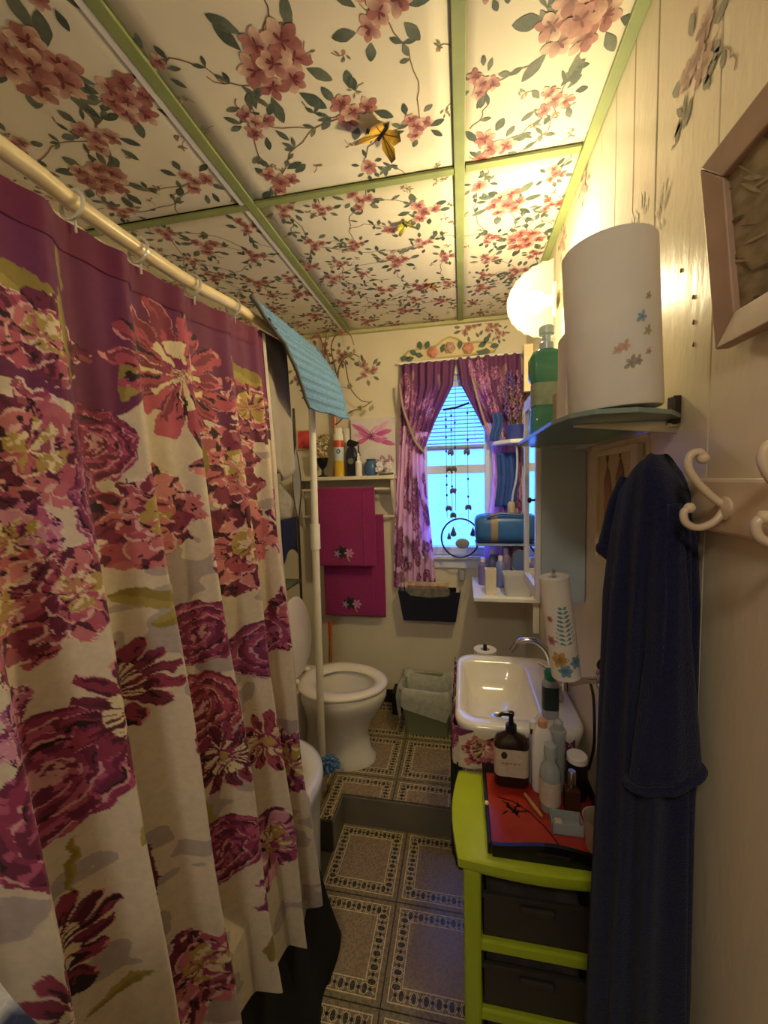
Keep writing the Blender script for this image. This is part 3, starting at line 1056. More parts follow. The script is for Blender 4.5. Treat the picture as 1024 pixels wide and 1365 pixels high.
rings = [egg(-.645, .20, .115, z0, k=0), egg(-.645, .20, .115, z0 + .03, k=0), egg(-.65, .18, .10, z0 + .06, k=0), egg(-.645, .165, .095, z0 + .16, k=0), egg(-.63, .18, .12, z0 + .23), egg(-.61, .208, .165, z0 + .30), egg(tcx, .222, .188, z0 + .35), egg(tcx, .224, .190, z0 + .39),
         egg(tcx, .215, .18, z0 + .397), egg(tcx + .01, .165, .13, z0 + .395), egg(tcx + .01, .155, .12, z0 + .37), egg(tcx, .12, .095, z0 + .27), egg(tcx - .02, .06, .05, z0 + .20)]
G().loft(rings).build('bowl', M_por, toilet, angle=70)
G().loft([egg(tcx - .01, .06, .05, z0 + .205, k=0), egg(tcx - .01, .085, .07, z0 + .235, k=0)], True, True).build('water', mat('toilet_water', C(190, 188, 170), rough=.05, noise=0), toilet)
zs_ = z0 + .400
rings = [egg(tcx, .228, .196, zs_), egg(tcx, .232, .200, zs_ + .008), egg(tcx, .228, .196, zs_ + .018), egg(tcx + .005, .20, .165, zs_ + .023), egg(tcx + .015, .155, .118, zs_ + .016), egg(tcx + .015, .150, .114, zs_ + .004), egg(tcx, .228, .196, zs_)]
G().loft(rings, False, False).build('seat', M_seat, toilet, angle=70)


def lid_ring(s, off):
    pts = []
    for i in range(36):
        a = 2 * math.pi * i / 36
        h = .205 * math.sin(a)
        pts.append((-.845 - .12 * (h + .205) * .5 + off, tcy + .188 * s * math.cos(a) * (1 + .10 * (-h / .205)), zs_ + .03 + .20 + h * s))
    return pts


G().loft([lid_ring(.96, .0), lid_ring(1, .004), lid_ring(1, .012), lid_ring(.95, .017)]).build('lid', M_seat, toilet, angle=60)
for dy in (-.07, .07):
    G().ball((-.832, tcy + dy, zs_ + .022), (.022, .018, .014), 12, 8).build('hinge', M_seat, toilet)
g = G().loft([rrect(-1.05, tcy, .085, .20, .03, z0 + .40), rrect(-1.05, tcy, .095, .215, .035, z0 + .62), rrect(-1.05, tcy, .098, .22, .035, z0 + .73)])
g.build('tank', M_por, toilet, angle=60)
G().loft([rrect(-1.05, tcy, .105, .228, .035, z0 + .731), rrect(-1.05, tcy, .108, .232, .035, z0 + .745), rrect(-1.05, tcy, .098, .222, .035, z0 + .765)]).build('tank_lid', M_por, toilet, angle=60)
G().loft([rrect(-.90, tcy, .10, .12, .04, z0 + .0), rrect(-.92, tcy, .12, .13, .04, z0 + .30), rrect(-.95, tcy, .16, .16, .04, z0 + .40)]).build('rear_base', M_por, toilet, angle=60)

# blue fuzzy scrubber lying by the tub end
M_fuzz = mat('blue_fuzz', C(92, 130, 176), rough=.95, noise=.25, nscale=90)
g = G()
R_ = random.Random(11)
for i in range(90):
    a, e = R_.uniform(0, 6.28), R_.uniform(-.4, 1.5)
    d = Vector((math.cos(a) * math.cos(e), math.sin(a) * math.cos(e), math.sin(e)))
    b = Vector((-.602, 1.628, .285))
    g.tube([b + d * .02, b + d * .052 + Vector((0, 0, -.006))], [.008, .004], 5)
g.tube([(-.638 + .022 * math.cos(a), 1.655 + .022 * math.sin(a), .30 - .004 * math.cos(a)) for a in [2 * math.pi * k / 16 for k in range(16)]], .002, 5, closed=True)
sb = g.ball((-.602, 1.628, .285), .032, 10, 8).build('scrub_puff', M_fuzz, None, label='blue fuzzy scrubber tied to the lower end of the white pole', category='scrubber')

# plunger with wooden handle behind the toilet
pl = thing('plunger', 'wooden handled plunger with orange tip behind the toilet', 'plunger', (-.835, 2.34, ZU))
G().tube([(-.835, 2.34, ZU + .10), (-.825, 2.345, .60)], .011, 10).build('handle', mat('varnished_wood', C(176, 112, 56), rough=.5, noise=.15, nscale=30), pl)
G().tube([(-.825, 2.345, .60), (-.824, 2.345, .69)], .0125, 10).build('grip', mat('orange_plastic', C(206, 92, 50), rough=.5), pl)
G().lathe([(.07, 0), (.072, .01), (.066, .04), (.04, .075), (.018, .10), (.014, .12)], (-.836, 2.34, ZU + .001), 20).build('cup', mat('black_rubber', C(24, 22, 22), rough=.7), pl)

# ------------------------------------------------------------------ waste bin with liner
bin_ = thing('waste_bin', 'small sage green waste bin with a plastic bag liner', 'bin', (-.205, 2.2, ZU))
bcx, bcy = -.205, 2.205
M_bin = mat('sage_bin_plastic', C(128, 136, 100), rough=.45, noise=.05)
G().loft([rrect(bcx, bcy, .115, .085, .02, ZU + .0015), rrect(bcx, bcy, .145, .11, .025, ZU + .25), rrect(bcx, bcy, .150, .115, .025, ZU + .255), rrect(bcx, bcy, .150, .115, .025, ZU + .27), rrect(bcx, bcy, .140, .105, .02, ZU + .27), rrect(bcx, bcy, .110, .08, .02, ZU + .01)]).build('bin_body', M_bin, bin_, angle=50)
M_bag = mat('grey_plastic_bag', C(196, 196, 176), rough=.28, noise=.15, nscale=40, bump=.5, bscale=60, clear=.22)
R_ = random.Random(5)
offs = [R_.uniform(-.05, .05) for _ in range(28)]
rings = []
for hx_, hy_, zz, am in ((.100, .07, .05, .3), (.118, .085, .16, .3), (.128, .096, .265, .3), (.150, .116, .284, .2), (.160, .126, .276, .3), (.170, .134, .22, .5), (.165, .13, .15, 1.0)):
    base_ = rrect(bcx, bcy, hx_, hy_, .05, ZU + zz)
    rings.append([(p[0] + .18 * offs[i] * (1 if p[0] > bcx else -1), p[1] - .15 * offs[(i * 3) % 28], p[2] + offs[i] * am) for i, p in enumerate(base_)])
G().loft(rings, True, False).build('bag_liner', M_bag, bin_, angle=180)

# black box on the floor behind the bin
bxk = G().box(-.43, -.375, 2.29, 2.41, ZU + .001, ZU + .14)
bxk.build('black_box', mat('black_card', C(20, 19, 20), rough=.6), None, smooth=False, bevel=.004, label='small black box on the floor between toilet and waste bin', category='box')

# ------------------------------------------------------------------ sink
sink = thing('sink', 'white wall hung ceramic sink with rounded rim', 'sink', (.17, 1.47, .66))
sx, sy, shx, shy = .1665, 1.472, .196, .262
ZS = .80
ix, iy, ihx, ihy = .118, 1.472, .118, .196
rings = [rrect(sx + .03, sy, shx - .06, shy - .05, .07, .665), rrect(sx + .015, sy, shx - .02, shy - .02, .07, .72), rrect(sx, sy, shx - .003, shy - .003, .07, .765), rrect(sx, sy, shx, shy, .07, .785), rrect(sx, sy, shx - .003, shy - .003, .07, .797), rrect(sx, sy, shx - .012, shy - .012, .065, ZS),
         rrect(ix + .0, iy, ihx + .012, ihy + .012, .06, ZS - .001), rrect(ix, iy, ihx, ihy, .055, ZS - .010), rrect(ix, iy, ihx - .012, ihy - .014, .055, ZS - .06), rrect(ix, iy, ihx - .035, ihy - .05, .05, ZS - .105), rrect(ix, iy, .02, .02, .015, ZS - .118)]
G().loft(rings).build('basin', M_por, sink, angle=70)
G().lathe([(.018, 0), (.018, .003), (.012, .004)], (ix, iy, ZS - .1175), 16).build('drain', M_chrome, sink)
fa = thing('faucet', 'chrome gooseneck faucet on the wall side of the sink', 'faucet', (.30, 1.46, ZS))
path = arc([(.312, 1.45, ZS), (.310, 1.45, ZS + .07), (.290, 1.45, ZS + .145), (.25, 1.455, ZS + .18), (.20, 1.46, ZS + .175), (.172, 1.463, ZS + .135)], 7)
G().tube(path, [.013] * 10 + [.011] * (len(path) - 10), 12).build('spout', M_chrome, fa)
G().lathe([(.026, 0), (.026, .012), (.016, .02)], (.312, 1.45, ZS), 18).build('base', M_chrome, fa)
for dy in (-.055, .06):
    G().lathe([(.018, 0), (.018, .015), (.011, .025), (.012, .05), (.007, .056)], (.315, 1.45 + dy, ZS), 14).build('handle_post', M_chrome, fa)
    G().tube([(.315, 1.45 + dy, ZS + .05), (.275, 1.45 + dy * 1.5, ZS + .062)], [.008, .005], 8).build('lever', M_chrome, fa)

# skirt around the sink: floral band and a black panel below
SKF = [('P', .05, .74, .06, .05), ('R', .17, .76, .05, .05), ('P', .33, .72, .06, .06), ('L', .10, .68, .04, .03, .5), ('R', .47, .75, .05, .05), ('P', .6, .72, .06, .06), ('R', .72, .74, .05, .05), ('P', .85, .7, .05, .06), ('L', .26, .78, .03, .02, .4)]
M_fab2 = mat('printed_skirt_cloth', attr=True, rough=.7, noise=.08, nscale=60)
sk = thing('sink_skirt', 'floral cloth skirt with black lower panel around the sink', 'skirt', (.1, 1.4, .3))


def skirt_path(s):
    L1 = .5
    if s < L1:
        return (-.036, 1.73 - s)
    if s < L1 + .03:
        t = (s - L1) / .03
        return (-.036 + .02 * t, 1.23 - .015 * t)
    return (-.016 + (s - L1 - .03), 1.215)


S_, Zv = np.meshgrid(np.linspace(0, .87, 190), np.linspace(.655, .782, 50))
pos = np.zeros(S_.shape + (3,))
for i in range(S_.shape[0]):
    for j in range(S_.shape[1]):
        x, y = skirt_path(S_[i, j])
        w_ = .004 * math.sin(S_[i, j] * 70)
        pos[i, j] = (x - (w_ if S_[i, j] < .5 else 0), y - (w_ if S_[i, j] >= .5 else 0), Zv[i, j])
cloth('floral_band', M_fab2, 1.0 - S_, Zv, pos, [(a, 1.0 - b, c, d * 1.1, e * 1.1) + tuple(f_) for a, b, c, d, e, *f_ in SKF], sk, top=.765, seed=4, solid=.002)
S_, Zv = np.meshgrid(np.linspace(.02, .55, 120), np.linspace(.30, .665, 16))
for_ = np.zeros(S_.shape + (3,))
for i in range(S_.shape[0]):
    for j in range(S_.shape[1]):
        x, y = skirt_path(S_[i, j])
        w_ = .007 * math.sin(S_[i, j] * 60)
        for_[i, j] = (x - .004 - w_, y + .006, Zv[i, j])
cloth('black_panel', M_blackcloth, S_, Zv, for_, [], sk, rgb=np.ones(S_.shape + (3,)) * .02, solid=.002)

# ------------------------------------------------------------------ lime drawer cart
M_lime = mat('lime_green_plastic', C(168, 184, 40), rough=.32, noise=.04)
M_frost = mat('frosted_drawer_plastic', C(66, 60, 54), rough=.4, noise=.1, clear=.25)
cart = thing('drawer_cart', 'lime green plastic drawer cart beside the wall', 'drawer cart', (.17, 1.06, 0))
X0, X1, Y0, Y1 = -.018, .352, .908, 1.206


def top_outline(z, inset=0.0, bow=.018):
    pts = []
    n = 10
    for i in range(n + 1):          # left side, bowed out
        t = i / n
        pts.append((X0 + inset - bow * math.sin(math.pi * t), Y1 - inset - (Y1 - Y0 - 2 * inset) * t, z))
    for i in range(1, n + 1):
        t = i / n
        pts.append((X0 + inset + (X1 - X0 - 2 * inset) * t, Y0 + inset - .012 * math.sin(math.pi * t), z))
    for i in range(1, n + 1):
        t = i / n
        pts.append((X1 - inset, Y0 + inset + (Y1 - Y0 - 2 * inset) * t, z))
    return pts


G().loft([top_outline(.627, .002), top_outline(.633), top_outline(.651), top_outline(.655, .006)]).build('top', M_lime, cart, angle=50)
G().loft([top_outline(.613, .012, .012), top_outline(.626, .008, .012)]).build('top_lip', M_lime, cart, angle=50)
for px, py in ((X0 + .012, Y0 + .012), (X1 - .055, Y0 + .012), (X0 + .012, Y1 - .055), (X1 - .055, Y1 - .055)):
    G().box(px, px + .043, py, py + .043, .0, .615).build('corner_post', M_lime, cart, smooth=False, bevel=.008)
for zz in (.02, .205, .395):
    G().box(X0 + .016, X1 - .016, Y0 + .018, Y1 - .018, zz, zz + .030).build('shelf_frame', M_lime, cart, smooth=False, bevel=.005)
for zz in (.05, .235, .425):
    dr = G()
    h_ = .12
    x0, x1, y0, y1 = X0 + .058, X1 - .058, Y0 + .03, Y1 - .03
    dr.box(x0, x1, y0, y0 + .004, zz + .003, zz + h_).box(x0, x1, y1 - .004, y1, zz + .003, zz + h_).box(x0, x0 + .004, y0, y1, zz + .003, zz + h_).box(x1 - .004, x1, y0, y1, zz + .003, zz + h_).box(x0, x1, y0, y1, zz + .002, zz + .006)
    dr.box(x0 - .004, x1 + .004, y0 - .006, y0 + .002, zz + h_ - .012, zz + h_)
    dw = dr.build('drawer', M_frost, cart, smooth=False, bevel=.001)
    G().box((x0 + x1) / 2 - .04, (x0 + x1) / 2 + .04, y0 - .014, y0 - .004, zz + h_ - .035, zz + h_ - .015).build('pull', M_frost, dw, smooth=False, bevel=.003)
    cloth_in = G().box(x0 + .01, x1 - .01, y0 + .01, y1 - .01, zz + .007, zz + .06)
    cloth_in.build('folded_contents', mat('drawer_contents', C(70, 62, 56), rough=.9, noise=.4, nscale=20), dw, smooth=False, bevel=.01)
for px, py in ((X0 + .033, Y0 + .033), (X1 - .033, Y0 + .033), (X0 + .033, Y1 - .033), (X1 - .033, Y1 - .033)):
    pass

# ------------------------------------------------------------------ red tray with black rim
M_red = mat('red_lacquer', C(158, 44, 28), rough=.25, noise=.18, nscale=9, coat=.3)
M_lac = mat('black_lacquer', C(16, 13, 12), rough=.25, noise=.05)
TX0, TX1, TY0, TY1, TZ = .052, .350, .922, 1.203, .656
tray = thing('serving_tray', 'red lacquer tray with black rim on the green cart', 'tray', (.2, 1.06, TZ))
G().box(TX0 + .002, TX1 - .002, TY0 + .004, TY1 - .004, TZ, TZ + .008).build('tray_floor', M_red, tray, smooth=False, bevel=.002)
for x in (TX0, TX1 - .010):
    G().box(x, x + .010, TY0, TY1, TZ + .004, TZ + .034).build('side_rim', M_lac, tray, smooth=False, bevel=.003)
for y in (TY0 - .001, TY1 - .010):
    g = G()
    n = 14
    prof = []
    for i in range(n + 1):
        t = i / n
        prof.append((TX0 + .011 + (TX1 - TX0 - .022) * t, .030 + .016 * smooth01(np.array(1 - abs(2 * t - 1))).item()))
    for i in range(n):
        a, b = prof[i], prof[i + 1]
        mid = (i in (6, 7, 8, 5))
        if mid:     # slot cut for the hand
            g.box(a[0], b[0], y, y + .010, TZ + .0005, TZ + .016)
            g.add([(a[0], y, TZ + .026), (b[0], y, TZ + .026), (b[0], y + .01, TZ + .026), (a[0], y + .01, TZ + .026), (a[0], y, TZ + a[1]), (b[0], y, TZ + b[1]), (b[0], y + .01, TZ + b[1]), (a[0], y + .01, TZ + a[1])], [(0, 3, 2, 1), (4, 5, 6, 7), (0, 1, 5, 4), (1, 2, 6, 5), (2, 3, 7, 6), (3, 0, 4, 7)])
        else:
            g.add([(a[0], y, TZ + .0005), (b[0], y, TZ + .0005), (b[0], y + .01, TZ + .0005), (a[0], y + .01, TZ + .0005), (a[0], y, TZ + a[1]), (b[0], y, TZ + b[1]), (b[0], y + .01, TZ + b[1]), (a[0], y + .01, TZ + a[1])], [(0, 3, 2, 1), (4, 5, 6, 7), (0, 1, 5, 4), (1, 2, 6, 5), (2, 3, 7, 6), (3, 0, 4, 7)])
    g.build('handle_rim', M_lac, tray, smooth=False)
P = Print(lambda x, y, l: (x, y, TZ + .0084 + l), (TX0 + .01, TX1 - .01, TY0 + .01, TY1 - .01))
bk = C(34, 12, 8)
P.strip([(.09, 1.10), (.13, 1.09), (.17, 1.06), (.20, 1.02), (.22, .98), (.232, .937)], .004, bk)
P.strip([(.10, 1.09), (.12, 1.07), (.132, 1.055)], .003, bk)
P.strip([(.11, 1.085), (.15, 1.055)], .003, bk)
for k in range(12):
    P.petal(.115 + .03 * (k % 3) * .5, 1.052 + .006 * (k // 3), k * 1.3, .026, .006, bk, bk, .4)
P.g.build('bamboo_print', mat('tray_print', attr=True, rough=.3, noise=.05), tray, smooth=False)
G().ball((TX0 + .005, 1.04, TZ + .036), .006, 10, 8).build('white_bead', M_seat, None, label='tiny white bead on the black rim of the red tray', category='bead')


# ------------------------------------------------------------------ bottles and things on the tray
M_blk = mat('black_plastic', C(22, 20, 21), rough=.3, noise=.03)
M_amber = mat('dark_amber_liquid', C(44, 30, 24), rough=.12, noise=.03)
M_label = mat('cream_paper_label', C(196, 180, 158), rough=.7, noise=.12, nscale=60)
M_clear = mat('clear_plastic', C(214, 220, 218), rough=.08, noise=.03, clear=.55)
M_gold = mat('gold_metal', C(206, 164, 88), rough=.25, metal=1, noise=.05)
M_silver = mat('brushed_silver', C(196, 190, 180), rough=.25, metal=1, noise=.05)
M_wplas = mat('white_plastic', C(230, 226, 218), rough=.35, noise=.03)
TT = TZ + .0085


def rr_stack(levels, cx, cy, n=6):
    return [rrect(cx, cy, a, b, r, z, n) for a, b, r, z in levels]


pb = thing('pump_bottle', 'dark pump bottle with cream label on the red tray', 'bottle', (.134, 1.162, TT))
bx_, by_ = .134, 1.162
G().loft(rr_stack([(.044, .022, .016, TT), (.048, .026, .018, TT + .006), (.048, .026, .018, TT + .125), (.042, .022, .018, TT + .142), (.018, .014, .012, TT + .154), (.014, .014, .012, TT + .160)], bx_, by_)).build('bottle_body', M_amber, pb, angle=50)
lb = G().loft(rr_stack([(.0486, .0266, .018, TT + .036), (.0486, .0266, .018, TT + .118)], bx_, by_), False, False).build('label', M_label, pb, angle=50)
P = Print(lambda x, z, l: (x, by_ - .0268 - l, z), (.08, .19, .6, .9))
P.pol([(.112 + .009 * math.cos(a * .5), TT + .100 + .011 * math.sin(a * .5)) for a in range(12)], C(44, 44, 40))
P.layer = 2
for k in range(5):
    P.pol([(.105 + k * .011, TT + .075 - .004 * (k % 2)), (.105 + k * .011 + .008, TT + .075), (.105 + k * .011 + .008, TT + .079), (.105 + k * .011, TT + .079)], C(140, 118, 100))
P.g.build('label_print', M_print, lb, smooth=False)
G().lathe([(.016, 0), (.016, .018), (.008, .020), (.006, .044), (.009, .046), (.009, .056), (.004, .058)], (bx_, by_, TT + .160), 16).build('pump_head', M_blk, pb)
G().tube([(bx_, by_, TT + .211), (bx_ - .026, by_ - .008, TT + .214), (bx_ - .036, by_ - .011, TT + .207)], [.007, .0055, .004], 8).build('nozzle', M_blk, pb)

sp = thing('spray_bottle', 'clear spray bottle with pale label on the red tray', 'bottle', (.226, 1.083, TT))
G().lathe([(.024, 0), (.027, .004), (.027, .10), (.024, .118), (.013, .134), (.012, .142)], (.226, 1.083, TT), 20).build('bottle_body', M_clear, sp)
G().lathe([(.0274, .022), (.0274, .088)], (.226, 1.083, TT), 20, cap0=False, cap1=False).build('label', M_label, sp)
G().lathe([(.014, .140), (.014, .150), (.017, .152), (.016, .180), (.009, .186)], (.226, 1.083, TT), 16).build('cap', M_clear, sp)
wb = thing('lotion_bottle', 'white lotion bottle standing behind the clear spray bottle', 'bottle', (.212, 1.147, TT))
G().loft(rr_stack([(.026, .016, .012, TT), (.029, .019, .014, TT + .006), (.030, .019, .014, TT + .13), (.026, .016, .012, TT + .165), (.018, .012, .01, TT + .185), (.014, .010, .008, TT + .19)], .218, 1.149)).build('bottle_body', M_wplas, wb, angle=50)
G().lathe([(.013, .19), (.013, .208), (.01, .211)], (.218, 1.149, TT), 14).build('cap', mat('peach_plastic', C(206, 150, 120), rough=.4), wb)
pf = thing('perfume_vial', 'thin glass vial with white cap and gold neck behind the pump bottle', 'bottle', (.198, 1.172, TT))
G().lathe([(.010, 0), (.011, .003), (.011, .14), (.007, .15)], (.196, 1.174, TT), 14).build('vial', M_clear, pf)
G().lathe([(.008, .15), (.008, .168)], (.196, 1.174, TT), 14).build('gold_neck', M_gold, pf)
G().lathe([(.010, .168), (.010, .188), (.008, .190)], (.196, 1.174, TT), 14).build('cap', M_wplas, pf)
sc_ = thing('silver_cap_bottle', 'small square perfume bottle with silver cap on the red tray', 'bottle', (.283, 1.092, TT))
G().loft(rr_stack([(.020, .014, .004, TT), (.020, .014, .004, TT + .055), (.009, .009, .006, TT + .062)], .283, 1.092, 3)).build('bottle_body', mat('brown_glass', C(88, 58, 40), rough=.1, noise=.05, clear=.35), sc_, angle=30)
G().lathe([(.0105, .062), (.0105, .105), (.009, .107)], (.283, 1.092, TT), 16).build('cap', M_silver, sc_)
dj = thing('dark_jar', 'dark jar with a white lid at the back of the red tray', 'jar', (.316, 1.135, TT))
G().lathe([(.026, 0), (.028, .005), (.028, .095), (.024, .105)], (.308, 1.140, TT), 20).build('jar_body', M_blk, dj)
G().lathe([(.027, .105), (.027, .120), (.025, .122)], (.308, 1.140, TT), 20, M=None).build('lid', M_wplas, dj)
gj = thing('glass_jar', 'clear glass jar against the sink front', 'jar', (.267, 1.166, TT))
G().lathe([(.018, 0), (.020, .004), (.020, .16), (.023, .175), (.021, .18)], (.262, 1.160, TT), 20).build('jar_glass', M_clear, gj)
G().lathe([(.014, 0), (.014, .02), (.005, .03)], (.262, 1.160, TT + .18), 14).build('stopper', M_clear, gj)
br = thing('nail_brush_stick', 'pale wooden stick lying on the red tray beside the spray bottle', 'stick', (.185, 1.09, TT))
G().tube([(.166, 1.115, TT + .006), (.183, 1.075, TT + .006), (.199, 1.045, TT + .005)], [.004, .0055, .004], 8).build('stick', mat('pale_wood', C(170, 130, 84), rough=.6, noise=.15), br)
cc_ = thing('clear_caddy', 'low clear plastic caddy on the red tray', 'caddy', (.25, 1.02, TT))
g = G().box(.215, .290, 1.000, 1.045, TT, TT + .003).box(.215, .217, 1.000, 1.045, TT, TT + .03).box(.288, .290, 1.000, 1.045, TT, TT + .03).box(.215, .290, 1.0, 1.002, TT, TT + .03).box(.215, .290, 1.043, 1.045, TT, TT + .03)
g.build('caddy_box', M_clear, cc_, smooth=False)
G().box(.222, .245, 1.008, 1.036, TT + .0035, TT + .018).build('soap_bar', M_label, None, smooth=False, bevel=.005, label='small pale bar inside the clear caddy on the tray', category='soap')
cup = thing('paper_cup', 'cream cup near the front of the red tray', 'cup', (.312, .975, TT))
M_cup = mat('cream_cup', C(186, 172, 146), rough=.5, noise=.08)
G().lathe([(.024, 0), (.0255, .003), (.033, .078), (.0345, .080), (.032, .079), (.0235, .006)], (.312, .975, TT), 24, cap1=True).build('cup_wall', M_cup, cup)
G().tube([(.312, .975, TT + .012), (.330, .985, TT + .074)], .003, 6).build('stirrer', M_blk, cup)

# on the sink
mb = thing('soap_bottle', 'clear soap bottle with green cap and dark label on the sink deck', 'bottle', (.268, 1.29, ZS))
G().loft(rr_stack([(.022, .016, .01, ZS + .0005), (.024, .018, .012, ZS + .005), (.024, .018, .012, ZS + .11), (.018, .014, .01, ZS + .125)], .268, 1.290)).build('bottle_body', M_clear, mb, angle=50)
G().loft(rr_stack([(.0235, .0175, .012, ZS + .004), (.0235, .0175, .012, ZS + .028)], .268, 1.290)).build('liquid', mat('lilac_liquid', C(150, 120, 190), rough=.1, noise=.02, clear=.2), mb, angle=50)
G().loft(rr_stack([(.0245, .0185, .012, ZS + .03), (.0245, .0185, .012, ZS + .105)], .268, 1.290), False, False).build('label', mat('dark_label', C(34, 44, 44), rough=.5, noise=.2, nscale=50), mb, angle=50)
G().lathe([(.017, .124), (.019, .127), (.019, .150), (.014, .156)], (.268, 1.290, ZS), 18).build('cap', mat('green_cap', C(30, 118, 84), rough=.35), mb)
tp = thing('toilet_roll_stand', 'toilet paper roll on a stand behind the sink', 'toilet roll', (.105, 1.98, ZU))
G().lathe([(.07, 0), (.07, .012), (.012, .016), (.010, .46), (.03, .462), (.03, .468), (.009, .47), (.009, .60)], (.105, 1.98, ZU + .001), 20).build('stand', M_blk, tp)
M_tp = mat('white_paper', C(228, 222, 210), rough=.9, noise=.04, bump=.1, bscale=150)
G().lathe([(.022, .472), (.055, .472), (.055, .578), (.022, .578), (.022, .472)], (.105, 1.98, ZU + .001), 24, cap0=False, cap1=False).build('paper_roll', M_tp, tp)

# ------------------------------------------------------------------ wall paper towel holder (leaning roll)
ph = thing('paper_towel_holder', 'leaning printed paper towel roll on a chrome wall bracket above the sink', 'paper towel', (.27, 1.11, 1.0))
a_, b_ = Vector((.272, 1.115, 1.025)), Vector((.236, 1.105, 1.298))
Mx = axis_to(a_, b_)
Lh = (b_ - a_).length
G().lathe([(.012, 0), (.037, 0), (.037, Lh), (.014, Lh), (.014, Lh - .03)], a_, 28, M=Mx).build('paper_roll', M_tp, ph)
P = Print(lambda u, v, l: tuple(a_ + Mx @ Vector(((.0373 + l) * math.cos(u / .0373), (.0373 + l) * math.sin(u / .0373), v))), (-9, 9, .005, Lh - .005))


def on_roll(P, items):
    for u, v, kind, s in items:
        u = u * .0373
        if kind == 'fern':
            for k in range(9):
                P.layer = 1
                w_ = s * (1.1 - .08 * k)
                P.petal(u, v + k * s * .22, .45, w_ * .5, s * .13, C(110, 158, 164), C(84, 132, 146), .5)
                P.petal(u, v + k * s * .22, math.pi - .45, w_ * .5, s * .13, C(110, 158, 164), C(84, 132, 146), .5)
        else:
            cA, cB = {'dot': (C(150, 110, 60), C(214, 176, 90)), 'rose': (C(150, 70, 90), C(214, 150, 150)), 'blue': (C(70, 110, 150), C(130, 170, 190))}[kind]
            for k in range(6):
                P.layer = 2 + k * .1
                P.petal(u, v, k * 1.05, s * .5, s * .3, cA, cB, .6)


fdir = math.atan2(-1, -.25)
inv = Mx.inverted() @ Vector((-.25, -1, 0))
u0 = math.atan2(inv.y, inv.x)
on_roll(P, [(u0 + .35, .10, 'fern', .055), (u0 - .25, .06, 'dot', .05), (u0 + .05, .03, 'blue', .04), (u0 - .7, .11, 'rose', .03), (u0 + .9, .05, 'blue', .04), (u0 - .6, .17, 'rose', .02)])
P.g.build('towel_print', M_print, ph, smooth=False)
G().tube(arc([(.360, 1.128, 1.010), (.32, 1.125, 1.008), (.285, 1.117, 1.002), (.274, 1.115, .995)], 5), .009, 10).build('bracket_arm', M_chrome, ph)
G().tube([(.274, 1.115, .985), a_ + Vector((.001, 0, -.002))], .012, 12).build('bracket_post', M_chrome, ph)
G().lathe([(.032, 0), (.032, .005), (.024, .010), (.012, .014)], (.3645, 1.128, 1.010), 20, M=Matrix.Rotation(-math.pi / 2, 3, 'Y')).build('wall_flange', M_chrome, ph)
G().tube([b_ + (b_ - a_).normalized() * -.025, b_ + (b_ - a_).normalized() * .018], .005, 8).build('spindle', M_chrome, ph)
hk = G().tube(arc([(.364, 1.10, 1.08), (.352, 1.10, 1.078), (.346, 1.10, 1.066), (.350, 1.10, 1.056), (.357, 1.10, 1.060)], 5), .004, 8)
hk.box(.360, .3645, 1.093, 1.107, 1.062, 1.095)
hk.build('wall_hook', mat('dark_bronze', C(60, 48, 38), rough=.4, metal=.6), None, label='small dark hook on the wall above the chrome bracket', category='hook')
G().tube(arc([(.358, 1.20, .965), (.357, 1.17, .94), (.356, 1.155, .88), (.357, 1.16, .80), (.358, 1.205, .70)], 8), .004, 8).build('power_cord', M_blk, None, label='black cord hanging on the wall beside the sink', category='cord')

# ------------------------------------------------------------------ medicine cabinet
cab = thing('wall_cabinet', 'grey green wall cabinet with a mirrored white door', 'cabinet', (.295, 1.408, 1.175))
M_cab = mat('grey_green_cabinet_paint', C(172, 186, 190), rough=.5, noise=.06, nscale=6)
G().box(.238, .3645, 1.286, 1.535, 1.175, 1.83).build('carcass', M_cab, cab, smooth=False, bevel=.002)
dr = G()
for a in ((1.287, 1.312, 1.176, 1.829), (1.509, 1.534, 1.176, 1.829), (1.312, 1.509, 1.176, 1.215), (1.312, 1.509, 1.79, 1.829)):
    dr.box(.222, .2375, a[0], a[1], a[2], a[3])
door = dr.build('door', M_white, cab, smooth=False, bevel=.002)
G().box(.230, .234, 1.311, 1.510, 1.214, 1.791).build('mirror', mat('mirror_glass', C(225, 232, 238), rough=.02, metal=1, noise=0), door, smooth=False)
G().lathe([(.004, 0), (.004, .010), (.009, .014), (.009, .020), (.004, .023)], (.222, 1.300, 1.49), 14, M=Matrix.Rotation(-math.pi / 2, 3, 'Y')).build('knob', mat('dark_knob', C(60, 50, 44), rough=.35, metal=.7), door)

